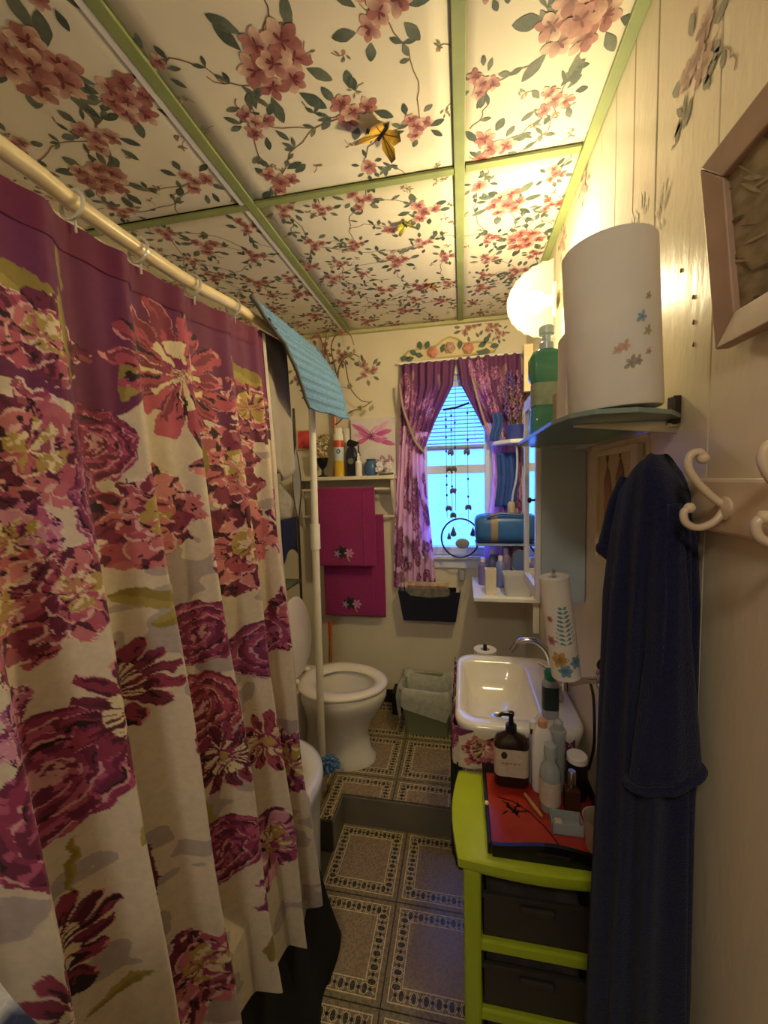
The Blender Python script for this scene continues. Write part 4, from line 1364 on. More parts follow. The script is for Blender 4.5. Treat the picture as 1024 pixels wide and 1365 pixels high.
# ------------------------------------------------------------------ glass shelf above
gs = thing('glass_shelf', 'frosted glass shelf with metal rail on the right wall', 'shelf', (.27, 1.0, 1.655))
M_gl = mat('frosted_glass', C(150, 172, 160), rough=.25, noise=.04, clear=.30)
ol = [(.362, .765), (.325, .712), (.26, .668), (.20, .668), (.172, .70), (.160, .78), (.160, 1.20), (.17, 1.26), (.20, 1.28), (.362, 1.28)]
ZG = 1.661
G().loft([[(x, y, 1.653) for x, y in ol], [(x, y, ZG) for x, y in ol]]).build('glass_plate', M_gl, gs, smooth=False, bevel=.001)
G().box(.352, .3648, .775, 1.27, 1.640, 1.652).build('wall_rail', M_silver, gs, smooth=False, bevel=.001)
for y in (.785, 1.25):
    g = G()
    g.add([(.3648, y - .004, 1.652), (.3648, y + .004, 1.652), (.3648, y + .004, 1.600 + .03), (.3648, y - .004, 1.63), (.20, y - .004, 1.652), (.20, y + .004, 1.652), (.20, y + .004, 1.648), (.20, y - .004, 1.648)],
          [(0, 1, 2, 3), (7, 6, 5, 4), (0, 4, 5, 1), (1, 5, 6, 2), (2, 6, 7, 3), (3, 7, 4, 0)])
    g.build('bracket', M_silver, gs, smooth=False)
G().box(.352, .3648, .768, .79, 1.645, 1.692).build('end_clip', mat('dark_bronze'), gs, smooth=False, bevel=.002)

# printed paper towel roll standing on the shelf
pr_ = thing('paper_towel_roll', 'large white paper towel roll with small flower print on the glass shelf', 'paper towel', (.25, .737, ZG))
a2, b2 = Vector((.250, .737, ZG + .005)), Vector((.236, .737, 1.925))
M2 = axis_to(a2, b2)
L2 = (b2 - a2).length
G().lathe([(.020, 0), (.067, 0), (.069, .003), (.069, L2 - .004), (.066, L2), (.020, L2), (.020, L2 - .04)], a2, 40, M=M2).build('paper_roll', M_tp, pr_)
P = Print(lambda u, v, l: tuple(a2 + M2 @ Vector(((.0693 + l) * math.cos(u / .0693), (.0693 + l) * math.sin(u / .0693), v))), (-9, 9, .004, L2 - .004))
inv = M2.inverted() @ Vector((-.25, -.737, 0))
u0 = math.atan2(inv.y, inv.x)
for du, v, k_, s in ((.62, .125, 'blue', .016), (.75, .105, 'dot', .014), (.25, .085, 'rose', .016), (.12, .082, 'rose', .014), (.36, .06, 'grey', .018), (.5, .062, 'grey', .014), (.8, .155, 'dot', .010), (.75, .075, 'rose', .010)):
    cA, cB = {'blue': (C(118, 138, 166), C(162, 176, 186)), 'dot': (C(160, 150, 104), C(190, 180, 140)), 'rose': (C(190, 140, 120), C(212, 180, 160)), 'grey': (C(136, 126, 112), C(170, 160, 144))}[k_]
    for j in range(5):
        P.layer += .1
        P.petal((u0 + du) * .0693, v, j * 1.256, s * (.72 if j % 2 else .5), s * .34, cA, cB, .6)
P.g.build('towel_print', M_print, pr_, smooth=False)
wbx = thing('slim_white_box', 'slim white box between the green mouthwash and the paper towel roll', 'box', (.21, .86, ZG))
G().box(.200, .232, .845, .915, ZG + .0005, 1.84).build('box_body', M_tp, wbx, smooth=False, bevel=.002)
mw = thing('mouthwash_bottle', 'green mouthwash bottle on the glass shelf', 'bottle', (.215, 1.055, ZG))
M_mint = mat('green_mouthwash', C(104, 168, 140), rough=.1, noise=.04, clear=.42)
G().loft(rr_stack([(.036, .026, .012, ZG + .0005), (.038, .028, .014, ZG + .006), (.038, .028, .014, ZG + .062), (.034, .025, .014, ZG + .066), (.034, .025, .014, ZG + .130), (.040, .029, .014, ZG + .142), (.040, .029, .014, ZG + .185), (.032, .022, .014, ZG + .2), (.014, .013, .012, ZG + .208)], .205, 1.055)).build('bottle_body', M_mint, mw, angle=50)
G().loft(rr_stack([(.0346, .0256, .014, ZG + .072), (.0346, .0256, .014, ZG + .125)], .205, 1.055), False, False).build('label', mat('green_label', C(150, 160, 130), rough=.6, noise=.15, nscale=50), mw, angle=50)
G().lathe([(.016, .206), (.016, .222), (.010, .226), (.010, .240), (.018, .242), (.018, .258), (.014, .262)], (.205, 1.055, ZG), 18).build('cap', mat('pale_blue_cap', C(200, 216, 222), rough=.15, noise=.02, clear=.3), mw)
cb = thing('small_grey_carton', 'small beige carton in front of the green mouthwash', 'carton', (.222, .96, ZG))
G().box(.206, .240, .955, .990, ZG + .0005, ZG + .085).build('carton_body', mat('beige_card', C(176, 164, 140), rough=.7), cb, smooth=False, bevel=.002)
wp = thing('white_cap_bottle', 'beige bottle with wide white cap behind the mouthwash', 'bottle', (.268, 1.13, ZG))
G().lathe([(.026, 0), (.028, .004), (.028, .19), (.020, .20)], (.275, 1.13, ZG + .0005), 20).build('bottle_body', mat('beige_plastic', C(206, 190, 156), rough=.4), wp)
G().lathe([(.024, .2), (.024, .205), (.022, .206), (.022, .25), (.020, .253)], (.275, 1.13, ZG), 20).build('cap', M_wplas, wp)

# ------------------------------------------------------------------ lit globe lamp
lamp = thing('wall_lamp', 'lit ribbed glass globe lamp on the right wall', 'lamp', (.32, 1.4, 2.0))
M_shell = mat('ribbed_lamp_glass', C(250, 236, 196), rough=.15, noise=0, translucent=.12, clear=.93)
prof = []
for i in range(15):
    t = i / 14 * math.pi / 2
    prof.append((.112 * math.cos(t) + .0022 * math.cos(i * math.pi), .142 * math.sin(t)))
Mw = Matrix.Rotation(-math.pi / 2, 3, 'Y')
Mg = Matrix.Rotation(math.radians(-12), 3, 'Z') @ Mw      # the dome is turned a little towards the window
G().lathe(prof, (.292, 1.4, 2.122), 40, M=Mg, cap0=False).build('glass_dome', M_shell, lamp)
G().lathe([(.05, 0), (.05, .008), (.03, .010)], (.300, 1.4, 2.122), 36, M=Mg, cap0=True).build('back_plate', M_wplas, lamp)
G().lathe([(.045, 0), (.045, .012), (.028, .02), (.028, .058)], (.3645, 1.4, 2.122), 24, M=Mw).build('wall_mount', mat('lamp_mount', C(226, 214, 180), rough=.4), lamp)
RB = .034
L_ = GLOBE_W / (math.pi * 4 * math.pi * RB * RB)
M_bulb = mat('lit_bulb', (1, .9, .7, 1), rough=.4, noise=0, emit=WARM + (1,), estr=L_)
G().ball((.238, 1.411, 2.122), RB, 20, 14).build('bulb', M_bulb, lamp)
G().tube([(.266, 1.405, 2.122), (.300, 1.4, 2.122)], .016, 12).build('socket', M_wplas, lamp)
# added fill lamp, out of view, to brighten the near end of the room
lamp2 = thing('fill_lamp', 'added round fill lamp on the ceiling behind the camera', 'lamp', (-.15, -.75, 2.36))
L_ = FILL_W / (math.pi * math.pi * .14 ** 2 * 1.3)
G().lathe([(.14, .06), (.135, .03), (.10, .010), (.04, .0), (.001, .0)][::-1], (-.15, -.75, 2.385), 32, cap1=False).build('diffuser', mat('lit_diffuser', (1, .92, .8, 1), rough=.5, noise=0, emit=WARM2 + (1,), estr=L_), lamp2)
G().lathe([(.15, 0), (.15, .022)], (-.15, -.75, 2.444), 32).build('base_ring', M_wplas, lamp2)

# ------------------------------------------------------------------ hook rail and robe
M_rail = mat('cream_gloss_wood', C(220, 198, 168), rough=.3, noise=.06)
hr = thing('coat_hook_rail', 'cream coat hook rail with scrolled double hooks', 'hook rail', (.355, .5, 1.47))
G().box(.347, .3645, .20, .775, 1.476, 1.552).build('rail_board', M_rail, hr, smooth=False, bevel=.005)
M_hook = mat('cream_painted_metal', C(206, 186, 158), rough=.28, noise=.05)
for y in (.745, .612, .475, .30):
    g = G().tube(arc([(.346, y, 1.514), (.330, y, 1.528), (.312, y, 1.548), (.301, y, 1.568), (.302, y, 1.583), (.312, y, 1.588), (.319, y, 1.581)], 6), [.0052] * 30 + [.0058] * 7, 10)
    g.ball((.318, y, 1.580), .0078, 10, 8)
    g.tube(arc([(.346, y, 1.510), (.334, y, 1.494), (.316, y, 1.486), (.301, y, 1.492), (.297, y, 1.506), (.304, y, 1.514)], 6), .0050, 10)
    g.ball((.304, y, 1.513), .0072, 10, 8)
    g.lathe([(.016, 0), (.016, .004), (.008, .007)], (.347, y, 1.512), 14, M=Matrix.Rotation(-math.pi / 2, 3, 'Y'))
    g.build('hook', M_hook, hr)

M_robe = mat('navy_terry_cloth', C(11, 16, 54), rough=1.0, noise=.3, nscale=160, bump=.9, bscale=420, sheen=.08)
robe = thing('bathrobe', 'navy blue terry bathrobe hanging from the hook rail', 'bathrobe', (.30, .72, .30))
lv = [(1.578, .318, .738, .020, .030), (1.568, .314, .736, .030, .042), (1.54, .310, .733, .042, .055), (1.46, .307, .730, .050, .066), (1.35, .304, .728, .054, .072), (1.15, .302, .727, .057, .078), (.95, .300, .726, .060, .083), (.7, .297, .725, .064, .09), (.5, .294, .725, .066, .094), (.30, .292, .725, .068, .096)]
zl = [q[0] for q in lv][::-1]
rings = []
NR = 96
for k in range(70):
    z = 1.578 + (.30 - 1.578) * (k / 69) ** 1.05
    cx_, cy_, hx_, hy_ = (float(np.interp(z, zl, [q[i] for q in lv][::-1])) for i in (1, 2, 3, 4))
    dep = min(1, (1.60 - z) / .25)
    ring = []
    for i in range(NR):
        a = 2 * math.pi * i / NR
        f_ = 1 + dep * (.13 * math.sin(10 * a + 1.2 * math.sin(z * 2.2)) + .07 * math.sin(4 * a + z * 1.5))
        x = cx_ + hx_ * f_ * math.copysign(abs(math.cos(a)) ** .8, math.cos(a))
        y = cy_ + hy_ * f_ * math.copysign(abs(math.sin(a)) ** .8, math.sin(a))
        zz = z + (.016 * math.cos(2 * a - 1.0) if k < 3 else 0)
        ring.append((min(x, .3625) if z < 1.47 or z > 1.56 or True else x, y, zz))
    rings.append(ring)
G().loft(rings).build('robe_body', M_robe, robe, angle=180)
rings = []
for k in range(30):
    t = k / 29
    z = 1.515 - .415 * t
    cx_, cy_ = .312 - .011 * t, .668 - .014 * t
    hx_, hy_ = .010 + .038 * t, .010 + .022 * t
    rings.append([(min(cx_ + hx_ * math.cos(a) * (1 + .05 * math.sin(5 * a + z * 9)), .345 if z > 1.47 else .3625), cy_ + hy_ * math.sin(a) * (1 + .06 * math.sin(7 * a)), z + .02 * math.cos(a) * t) for a in [2 * math.pi * i / 40 for i in range(40)]])
G().loft(rings).build('sleeve', M_robe, robe, angle=180)
G().tube([(p[0], p[1], p[2] - .002) for p in rings[-1]], .007, 8, closed=True).build('cuff', M_robe, robe)
G().tube(arc([(.288, .780, 1.555), (.272, .785, 1.51), (.262, .787, 1.46), (.256, .785, 1.43), (.264, .78, 1.418), (.272, .775, 1.44), (.272, .78, 1.47)], 6), .012, 10).build('belt', M_robe, robe)
G().ball((.256, .785, 1.428), (.017, .014, .015), 12, 8).build('belt_knot', M_robe, robe)

# ------------------------------------------------------------------ picture frames on the right wall
pf1 = thing('picture_frame', 'pale wooden picture frame with grey sketch at the upper right', 'picture', (.345, .475, 1.73))
Yf, Yn_, zb_, zt_ = .642, .30, 1.728, 1.966


def fp(y, z, d=0.0):      # plane leaning out at the top
    t = (z - zb_) / (zt_ - zb_)
    return (.357 - .026 * t - d, y, z)


M_fr = mat('pinkish_bare_wood', C(176, 146, 122), rough=.5, noise=.1, nscale=20)
fw = .036
for q in (((Yf, zb_), (Yf, zt_), (Yf - fw, zt_ - fw), (Yf - fw, zb_ + fw)), ((Yn_, zb_), (Yn_, zt_), (Yn_ + fw, zt_ - fw), (Yn_ + fw, zb_ + fw)), ((Yf, zt_), (Yn_, zt_), (Yn_ + fw, zt_ - fw), (Yf - fw, zt_ - fw)), ((Yf, zb_), (Yn_, zb_), (Yn_ + fw, zb_ + fw), (Yf - fw, zb_ + fw))):
    g = G().loft([[fp(y, z, -.004) for y, z in q], [fp(y, z, .014 if i < 2 else .010) for i, (y, z) in enumerate(q)]])
    g.build('frame_side', M_fr, pf1, smooth=False, bevel=.002)
g = G().poly([fp(Yf - fw + .002, zb_ + fw - .002, .002), fp(Yn_ + fw, zb_ + fw - .002, .002), fp(Yn_ + fw, zt_ - fw, .002), fp(Yf - fw + .002, zt_ - fw, .002)])
art = g.build('sketch', mat('aged_sketch_paper', C(150, 134, 104), rough=.8, noise=.35, nscale=30, stretch=(1, 1, 2.2)), pf1, smooth=False)
P = Print(lambda y, z, l: fp(y, z, .003 + l), (Yn_ + fw, Yf - fw, zb_ + fw, zt_ - fw))
R_ = random.Random(21)
for k in range(60):
    P.layer += .05
    c = R_.choice([C(96, 84, 62), C(112, 98, 74), C(170, 156, 124)])
    P.petal(R_.uniform(.34, .62), R_.uniform(1.76, 1.93), R_.uniform(.1, .9), R_.uniform(.02, .06), R_.uniform(.002, .006), c, c, .5)
P.g.build('sketch_strokes', M_print, art, smooth=False)

pf2 = thing('small_picture', 'small framed print of two pinkish figures behind the bathrobe', 'picture', (.355, 1.03, 1.33))
M_fr2 = mat('cream_frame', C(206, 190, 158), rough=.45, noise=.08)
for a in ((.905, .935, 1.335, 1.625), (1.145, 1.160, 1.335, 1.625), (.935, 1.145, 1.61, 1.625), (.935, 1.145, 1.335, 1.35)):
    G().box(.350, .3645, a[0], a[1], a[2], a[3]).build('frame_side', M_fr2, pf2, smooth=False, bevel=.002)
cv = G().box(.356, .3645, .935, 1.145, 1.35, 1.61).build('canvas', mat('tan_print_paper', C(192, 172, 132), rough=.7, noise=.08), pf2, smooth=False)
P = Print(lambda y, z, l: (.3555 - l, y, z), (.936, 1.144, 1.351, 1.609))
for yc, zc_, s in ((1.085, 1.53, 1.0), (1.005, 1.54, 1.05)):
    c1, c2, c3 = C(150, 104, 84), C(176, 132, 106), C(104, 70, 60)
    P.layer = 1
    P.petal(yc, zc_ + .06 * s, -math.pi / 2, .12 * s, .05 * s, c3, c2, .4)
    P.layer = 2
    P.petal(yc + .004, zc_ + .02 * s, -math.pi / 2, .20 * s, .035 * s, c1, c2, .3)
    P.layer = 3
    P.petal(yc + .01, zc_ - .06 * s, -1.45, .12 * s, .022 * s, c1, c3, .4)
    P.petal(yc - .012, zc_ + .05 * s, -1.8, .10 * s, .014 * s, c3, c1, .5)
    P.petal(yc, zc_ + .055 * s, 1.5, .035 * s, .02 * s, c3, c3, .5)
P.g.build('figure_print', M_print, cv, smooth=False)


# ------------------------------------------------------------------ shelf on the end wall and what stands on it
ZH = 1.594
M_shelfp = mat('cream_shelf_paint', C(222, 212, 190), rough=.45, noise=.05)
sh = thing('wall_shelf', 'cream wall shelf with towel bars left of the window', 'shelf', (-.70, 2.36, 1.57))
G().box(-1.02, -.385, 2.285, YB - .001, 1.572, ZH).build('board', M_shelfp, sh, smooth=False, bevel=.003)
for x in (-1.01, -.41):
    g = G().loft([[(x, YB - .001, 1.571), (x, 2.30, 1.571), (x, 2.315, 1.50), (x, 2.36, 1.42), (x, YB - .001, 1.26)], [(x + .018, YB - .001, 1.571), (x + .018, 2.30, 1.571), (x + .018, 2.315, 1.50), (x + .018, 2.36, 1.42), (x + .018, YB - .001, 1.26)]])
    g.build('bracket', M_shelfp, sh, smooth=False, bevel=.002)
G().tube([(-1.0, 2.335, 1.515), (-.405, 2.335, 1.515)], .008, 10).build('towel_bar', M_shelfp, sh)
G().tube([(-1.0, 2.400, 1.345), (-.405, 2.400, 1.345)], .008, 10).build('towel_bar', M_shelfp, sh)

M_tow = mat('magenta_terry', C(150, 36, 104), rough=1, noise=.16, nscale=140, bump=.7, bscale=400, sheen=.3)


def towel(name, x0, x1, yb_, zt, zb, label, fx):
    t = thing(name, label, 'towel', ((x0 + x1) / 2, yb_, zb), 'magenta towels under the shelf')
    hgt = zt + .012 - zb
    def fn(u, v):
        x = x0 + (x1 - x0) * u + .006 * math.sin(v * 2.0) * (u - .5)
        if v < .12:
            a = math.pi * v / .12
            return (x, yb_ + .013 * math.cos(a), zt + .011 * math.sin(a))
        w_ = (v - .12) / .88
        return (x, yb_ - .013 - .003 * math.sin(u * 9) * w_ + (.004 if u > .80 else 0), zt - (zt - zb) * w_)
    G().grid(fn, 60, 50).build('front_layer', M_tow, t, solid=.006, angle=180)
    G().grid(lambda u, v: (x0 + .004 + (x1 - x0 - .008) * u, yb_ + .0155, zt - .02 - (zt - zb - .08) * v), 6, 10).build('back_layer', M_tow, t, solid=.006)
    G().tube([(x1 - (x1 - x0) * .19, yb_ - .0175, zt - .02), (x1 - (x1 - x0) * .19, yb_ - .018, zb + .002)], .0035, 6).build('fold_edge', M_tow, t)
    P = Print(lambda x, z, l: (x, yb_ - .0195 - l, z), (x0, x1, zb, zt))
    fz = zb + .085
    for k in range(7):
        P.layer += .2
        P.petal(fx, fz, k * .9, .045, .02, C(30, 22, 34), C(60, 50, 66), .5)
    for k in range(6):
        P.layer += .2
        P.petal(fx + .045, fz - .006, k * 1.05, .032, .015, C(190, 120, 170), C(206, 150, 186), .6)
    for k in range(5):
        P.layer += .2
        P.petal(fx - .03, fz - .01, k * 1.25, .026, .010, C(196, 190, 196), C(120, 110, 130), .6)
    P.layer += .2
    P.petal(fx + .03, fz - .03, -1.0, .035, .012, C(170, 160, 90), C(150, 140, 80), .6)
    P.g.build('embroidery', M_print, t, smooth=False)
    return t


towel('hand_towel', -.868, -.512, 2.335, 1.515, 1.05, 'upper magenta towel with embroidered flowers under the shelf', -.72)
towel('hand_towel', -.862, -.474, 2.400, 1.345, .715, 'lower magenta towel hanging behind the upper one', -.70)

YS_ = 2.345
can = thing('spray_can', 'yellow and white spray can with red band on the shelf', 'spray can', (-.728, YS_, ZH))
G().lathe([(.030, 0), (.032, .004), (.032, .095)], (-.728, YS_, ZH + .0005), 22).build('yellow_body', mat('yellow_print', C(226, 188, 60), rough=.3), can)
G().lathe([(.0322, .095), (.0322, .175)], (-.728, YS_, ZH + .0005), 22).build('pale_band', mat('pale_blue_print', C(200, 212, 214), rough=.3), can)
G().lathe([(.0321, .175), (.0321, .215)], (-.728, YS_, ZH + .0005), 22).build('red_band', mat('red_print', C(206, 84, 58), rough=.3), can)
G().lathe([(.0315, .215), (.031, .25), (.024, .262), (.024, .285), (.02, .29)], (-.728, YS_, ZH + .0005), 22).build('cap', M_wplas, can)
P = Print(lambda x, z, l: (x, YS_ - .0325 - l, z), (-.75, -.70, ZH, ZH + .3))
P.pol([(-.722 + .013 * math.cos(a * .42), ZH + .15 + .013 * math.sin(a * .42)) for a in range(15)], C(50, 84, 150))
P.layer = 2
P.pol([(-.722 + .007 * math.cos(a * .42), ZH + .15 + .007 * math.sin(a * .42)) for a in range(15)], C(190, 206, 220))
P.g.build('logo_print', M_print, can, smooth=False)
M_navyp = mat('dark_navy_plastic', C(34, 36, 56), rough=.3)
db = thing('trigger_bottle', 'dark navy trigger spray bottle on the shelf', 'bottle', (-.648, YS_, ZH))
G().loft(rr_stack([(.030, .022, .012, ZH + .0005), (.034, .026, .014, ZH + .006), (.034, .026, .014, ZH + .13), (.026, .02, .014, ZH + .165), (.012, .012, .01, ZH + .18)], -.648, YS_)).build('bottle_body', M_navyp, db, angle=50)
G().loft([[(-.675, YS_ + s, ZH + .18) for s in (-.012, .012)] + [(-.62, YS_ + s, ZH + .178) for s in (.012, -.012)], [(-.672, YS_ + s, ZH + .205) for s in (-.012, .012)] + [(-.60, YS_ + s, ZH + .198) for s in (.012, -.012)], [(-.66, YS_ + s, ZH + .222) for s in (-.010, .010)] + [(-.585, YS_ + s, ZH + .196) for s in (.010, -.010)]]).build('trigger_head', M_blk, db, smooth=False, bevel=.003)
G().tube([(-.605, YS_, ZH + .185), (-.607, YS_, ZH + .15), (-.597, YS_, ZH + .12)], .005, 8).build('trigger', M_blk, db)
G().lathe([(.018, 0), (.018, .001)], (-.648, YS_ - .0265, ZH + .09), 16, M=Matrix.Rotation(math.pi / 2, 3, 'X')).build('round_label', mat('grey_label', C(120, 116, 112), rough=.6), db)
sw_ = thing('nasal_spray', 'small white bottle with pointed tip on the shelf', 'bottle', (-.598, 2.308, ZH))
G().lathe([(.019, 0), (.020, .003), (.020, .075), (.017, .085), (.010, .09), (.007, .13), (.004, .134)], (-.598, 2.308, ZH + .0005), 18).build('bottle_body', M_wplas, sw_)
bj = thing('blue_jar', 'blue glass jar on the shelf beside white flowers', 'jar', (-.53, YS_, ZH))
G().lathe([(.028, 0), (.040, .02), (.042, .05), (.034, .08), (.026, .088), (.030, .098)], (-.53, YS_, ZH + .0005), 20).build('jar_body', mat('blue_glaze', C(70, 100, 140), rough=.2, noise=.15), bj)
fw_ = thing('white_flower_bunch', 'small bunch of white artificial flowers at the shelf end', 'flowers', (-.45, 2.34, ZH))
R_ = random.Random(31)
M_pet = mat('white_petals', C(226, 220, 222), rough=.8)
for k in range(9):
    px, py, pz = -.440 + R_.uniform(-.045, .05), 2.335 + R_.uniform(-.03, .03), ZH + R_.uniform(.015, .065)
    g = G()
    for j in range(5):
        a = j * 1.257 + R_.uniform(0, 1)
        g.ball((px + .010 * math.cos(a), py - .004, pz + .010 * math.sin(a)), (.008, .004, .008), 7, 5)
    g.build('blossom', M_pet, fw_)
G().tube([(-.483, 2.335, ZH + .006), (-.395, 2.335, ZH + .010)], .006, 6).build('stem', mat('stem_green', C(84, 96, 66), rough=.7), fw_)
cvs = thing('flower_canvas', 'white canvas with a pink flower leaning behind the shelf bottles', 'picture', (-.53, 2.425, ZH))
cb_ = G().box(-.668, -.392, 2.412, 2.4365, ZH + .0005, 1.945).build('canvas', mat('white_canvas', C(214, 206, 206), rough=.8, noise=.08), cvs, smooth=False, bevel=.002)
P = Print(lambda x, z, l: (x, 2.4115 - l, z), (-.667, -.393, ZH, 1.944))
R_ = random.Random(8)
for k in range(30):
    P.layer += .15
    c = R_.choice([(C(196, 84, 150), C(216, 120, 176)), (C(170, 60, 124), C(206, 110, 170)), (C(212, 140, 190), C(224, 170, 204))])
    a = R_.uniform(-.6, .9) if k % 2 else R_.uniform(2.2, 3.7)
    P.petal(-.535 + R_.uniform(-.02, .02), 1.835 + R_.uniform(-.02, .02), a, R_.uniform(.06, .14), R_.uniform(.015, .035), *c)
for k in range(10):
    P.layer += .15
    P.petal(-.54, 1.835, k * .6, .03, .006, C(90, 40, 70), C(140, 70, 110))
for k in range(16):
    P.layer += .15
    P.petal(R_.uniform(-.52, -.41), R_.uniform(1.63, 1.70), R_.uniform(0, 6.2), R_.uniform(.02, .05), .014, C(110, 96, 110), C(200, 150, 176))
P.g.build('flower_print', M_print, cb_, smooth=False)
wc = thing('white_pillar', 'tall narrow white box behind the spray bottles', 'box', (-.69, 2.40, ZH))
G().box(-.705, -.675, 2.385, 2.41, ZH + .0005, 1.885).build('box_body', M_wplas, wc, smooth=False, bevel=.003)
gv = thing('dried_flower_goblet', 'dark goblet of gold and cream dried flowers on the shelf', 'vase', (-.835, YS_, ZH))
G().lathe([(.03, 0), (.03, .006), (.009, .014), (.007, .045), (.026, .07), (.034, .10), (.036, .115)], (-.835, YS_, ZH + .0005), 20).build('goblet', M_blk, gv)
R_ = random.Random(41)
for k in range(26):
    a, d, h_ = R_.uniform(0, 6.28), R_.uniform(0, .038), R_.uniform(.115, .255)
    g = G()
    c0 = Vector((-.835 + d * math.cos(a), YS_ + d * math.sin(a) * .7, ZH + h_))
    for j in range(4):
        g.ball(c0 + Vector((R_.uniform(-.008, .008), R_.uniform(-.008, .008), R_.uniform(-.008, .008))), (.009, .009, .007), 6, 4)
    g.build('dried_flower', mat('gold_dry_%d' % (k % 3), [C(196, 168, 112), C(222, 206, 164), C(150, 118, 70)][k % 3], rough=.8), gv)
pv = thing('branch_vase', 'slim pink vase with curly brown branches and crystal drops', 'vase', (-.765, 2.40, ZH))
G().lathe([(.022, 0), (.024, .006), (.014, .12), (.011, .30), (.016, .48), (.013, .52)], (-.765, 2.402, ZH + .0005), 18).build('vase', mat('pink_glass', C(196, 120, 96), rough=.2, noise=.1), pv)
M_br = mat('brown_branch', C(128, 92, 54), rough=.6, noise=.15)
M_cry = mat('crystal_drop', C(200, 190, 170), rough=.08, noise=.02, clear=.4)
b0 = Vector((-.765, 2.40, ZH + .5))
brs = [[(0, 0, 0), (-.02, -.01, .12), (-.05, -.02, .25), (-.06, -.03, .33), (-.10, -.04, .35), (-.13, -.05, .29)],
       [(0, 0, 0), (.02, -.01, .13), (.00, -.02, .27), (.04, -.04, .34), (.12, -.05, .34), (.15, -.05, .27)],
       [(0, 0, -.05), (.03, -.02, .05), (.05, -.03, .16), (.09, -.05, .17), (.12, -.06, .03), (.18, -.06, -.05), (.24, -.06, -.07)],
       [(0, 0, -.18), (.03, -.02, -.17), (.10, -.04, -.12), (.20, -.05, -.09), (.25, -.05, -.06)],
       [(0, 0, 0), (-.03, -.02, .10), (-.09, -.03, .16), (-.12, -.05, .10), (-.13, -.05, .02)],
       [(0, 0, 0), (.02, -.01, .10), (.08, -.03, .20), (.14, -.04, .22), (.18, -.05, .20)],
       [(0, 0, 0), (-.01, 0, .15), (-.04, -.01, .30), (-.02, -.02, .375)]]
for q in brs:
    path = arc([b0 + Vector(p) for p in q], 7)
    bo = G().tube(path, [.0052 - .003 * i / len(path) for i in range(len(path))], 7).build('branch', M_br, pv)
    e = path[-1]
    g = G().tube([e, e + Vector((0, 0, -.02))], .0008, 4)
    g.lathe([(.001, 0), (.008, -.012), (.009, -.02), (.001, -.034)], e + Vector((0, 0, -.02)), 8)
    g.build('crystal_drop', M_cry, bo)
    m_ = path[len(path) * 2 // 3]
    g = G()
    for j in range(5):
        a = j * 1.257
        g.ball(m_ + Vector((.010 * math.cos(a), -.004, .010 * math.sin(a))), (.008, .005, .008), 6, 4)
    g.build('bud', mat('bud_%d' % (len(q) % 2), [C(170, 104, 96), C(150, 140, 100)][len(q) % 2], rough=.8), bo)
rp = thing('red_picture', 'small red framed picture beside the standing pole', 'picture', (-.985, 2.43, 1.76))
G().box(-1.03, -.92, 2.425, 2.437, 1.77, 1.90).build('frame', M_fr2, rp, smooth=False, bevel=.002)
G().box(-1.02, -.93, 2.422, 2.4255, 1.78, 1.89).build('picture_face', mat('red_art', C(206, 70, 70), rough=.6, noise=.4, nscale=25), rp, smooth=False)

# ------------------------------------------------------------------ window curtains, tie backs, plaque
WF = []
R_ = random.Random(77)
for k in range(110):
    WF.append((R_.choice('PRDPRL'), R_.uniform(-.5, .5), R_.uniform(.85, 2.2), R_.uniform(.035, .07), R_.uniform(.035, .07), R_.uniform(0, 3)))
M_wcur = mat('printed_window_curtain', attr=True, rough=.8, noise=.05, translucent=.5)
zk = [.86, 1.2, 1.5, 1.6, 1.74, 1.9, 2.1, 2.24]


def wcurtain(side, label):
    nu, nv = 170, 300
    U, V = np.meshgrid(np.linspace(0, 1, nu), np.linspace(0, 1, nv))
    if side < 0:
        zb_ = .905
        Z = 2.24 - (2.24 - zb_) * V
        outer = np.interp(Z, zk, [-.43, -.41, -.385, -.375, -.365, -.355, -.348, -.346])
        inner = np.interp(Z, zk, [-.160, -.18, -.205, -.212, -.214, -.15, -.045, -.030])
    else:
        zb_ = .992
        Z = 2.25 - (2.25 - zb_) * V
        outer = np.interp(Z, zk, [.34, .34, .335, .335, .335, .335, .332, .330])
        inner = np.interp(Z, zk, [.10, .13, .17, .175, .17, .10, .0, -.022])
    X = outer + (inner - outer) * U
    # diagonal gathering lines running to the tie
    gat = .011 * np.sin(U * 44 + 1.5 * np.sin(Z * 3)) + .006 * np.sin(U * 17 + 2)
    Y = 2.385 + gat + .004 * np.sin(Z * 12 + U * 5) + .022 * smooth01((1.25 - Z) / .25)
    o = thing('window_curtain', label, 'curtain', (float(X.mean()), 2.385, zb_), 'window curtains')
    prt = np.stack([X, Y, Z], -1)
    pu = (U * .62 if side < 0 else -U * .62 + .3) - .3
    rgb = paint(pu, Z, WF, top=1.86, sc=1.0, seed=2)
    # mauve print
    lum = rgb.mean(-1, keepdims=True)
    rgb = rgb * .50 + np.array([190., 134, 200.]) * .42 * (lum / 120.0) + np.array([44., 34, 52.])
    cloth('panel', M_wcur, pu, Z, prt, [], o, rgb=CA(np.clip(rgb, 0, 255)), solid=.002)
    return o


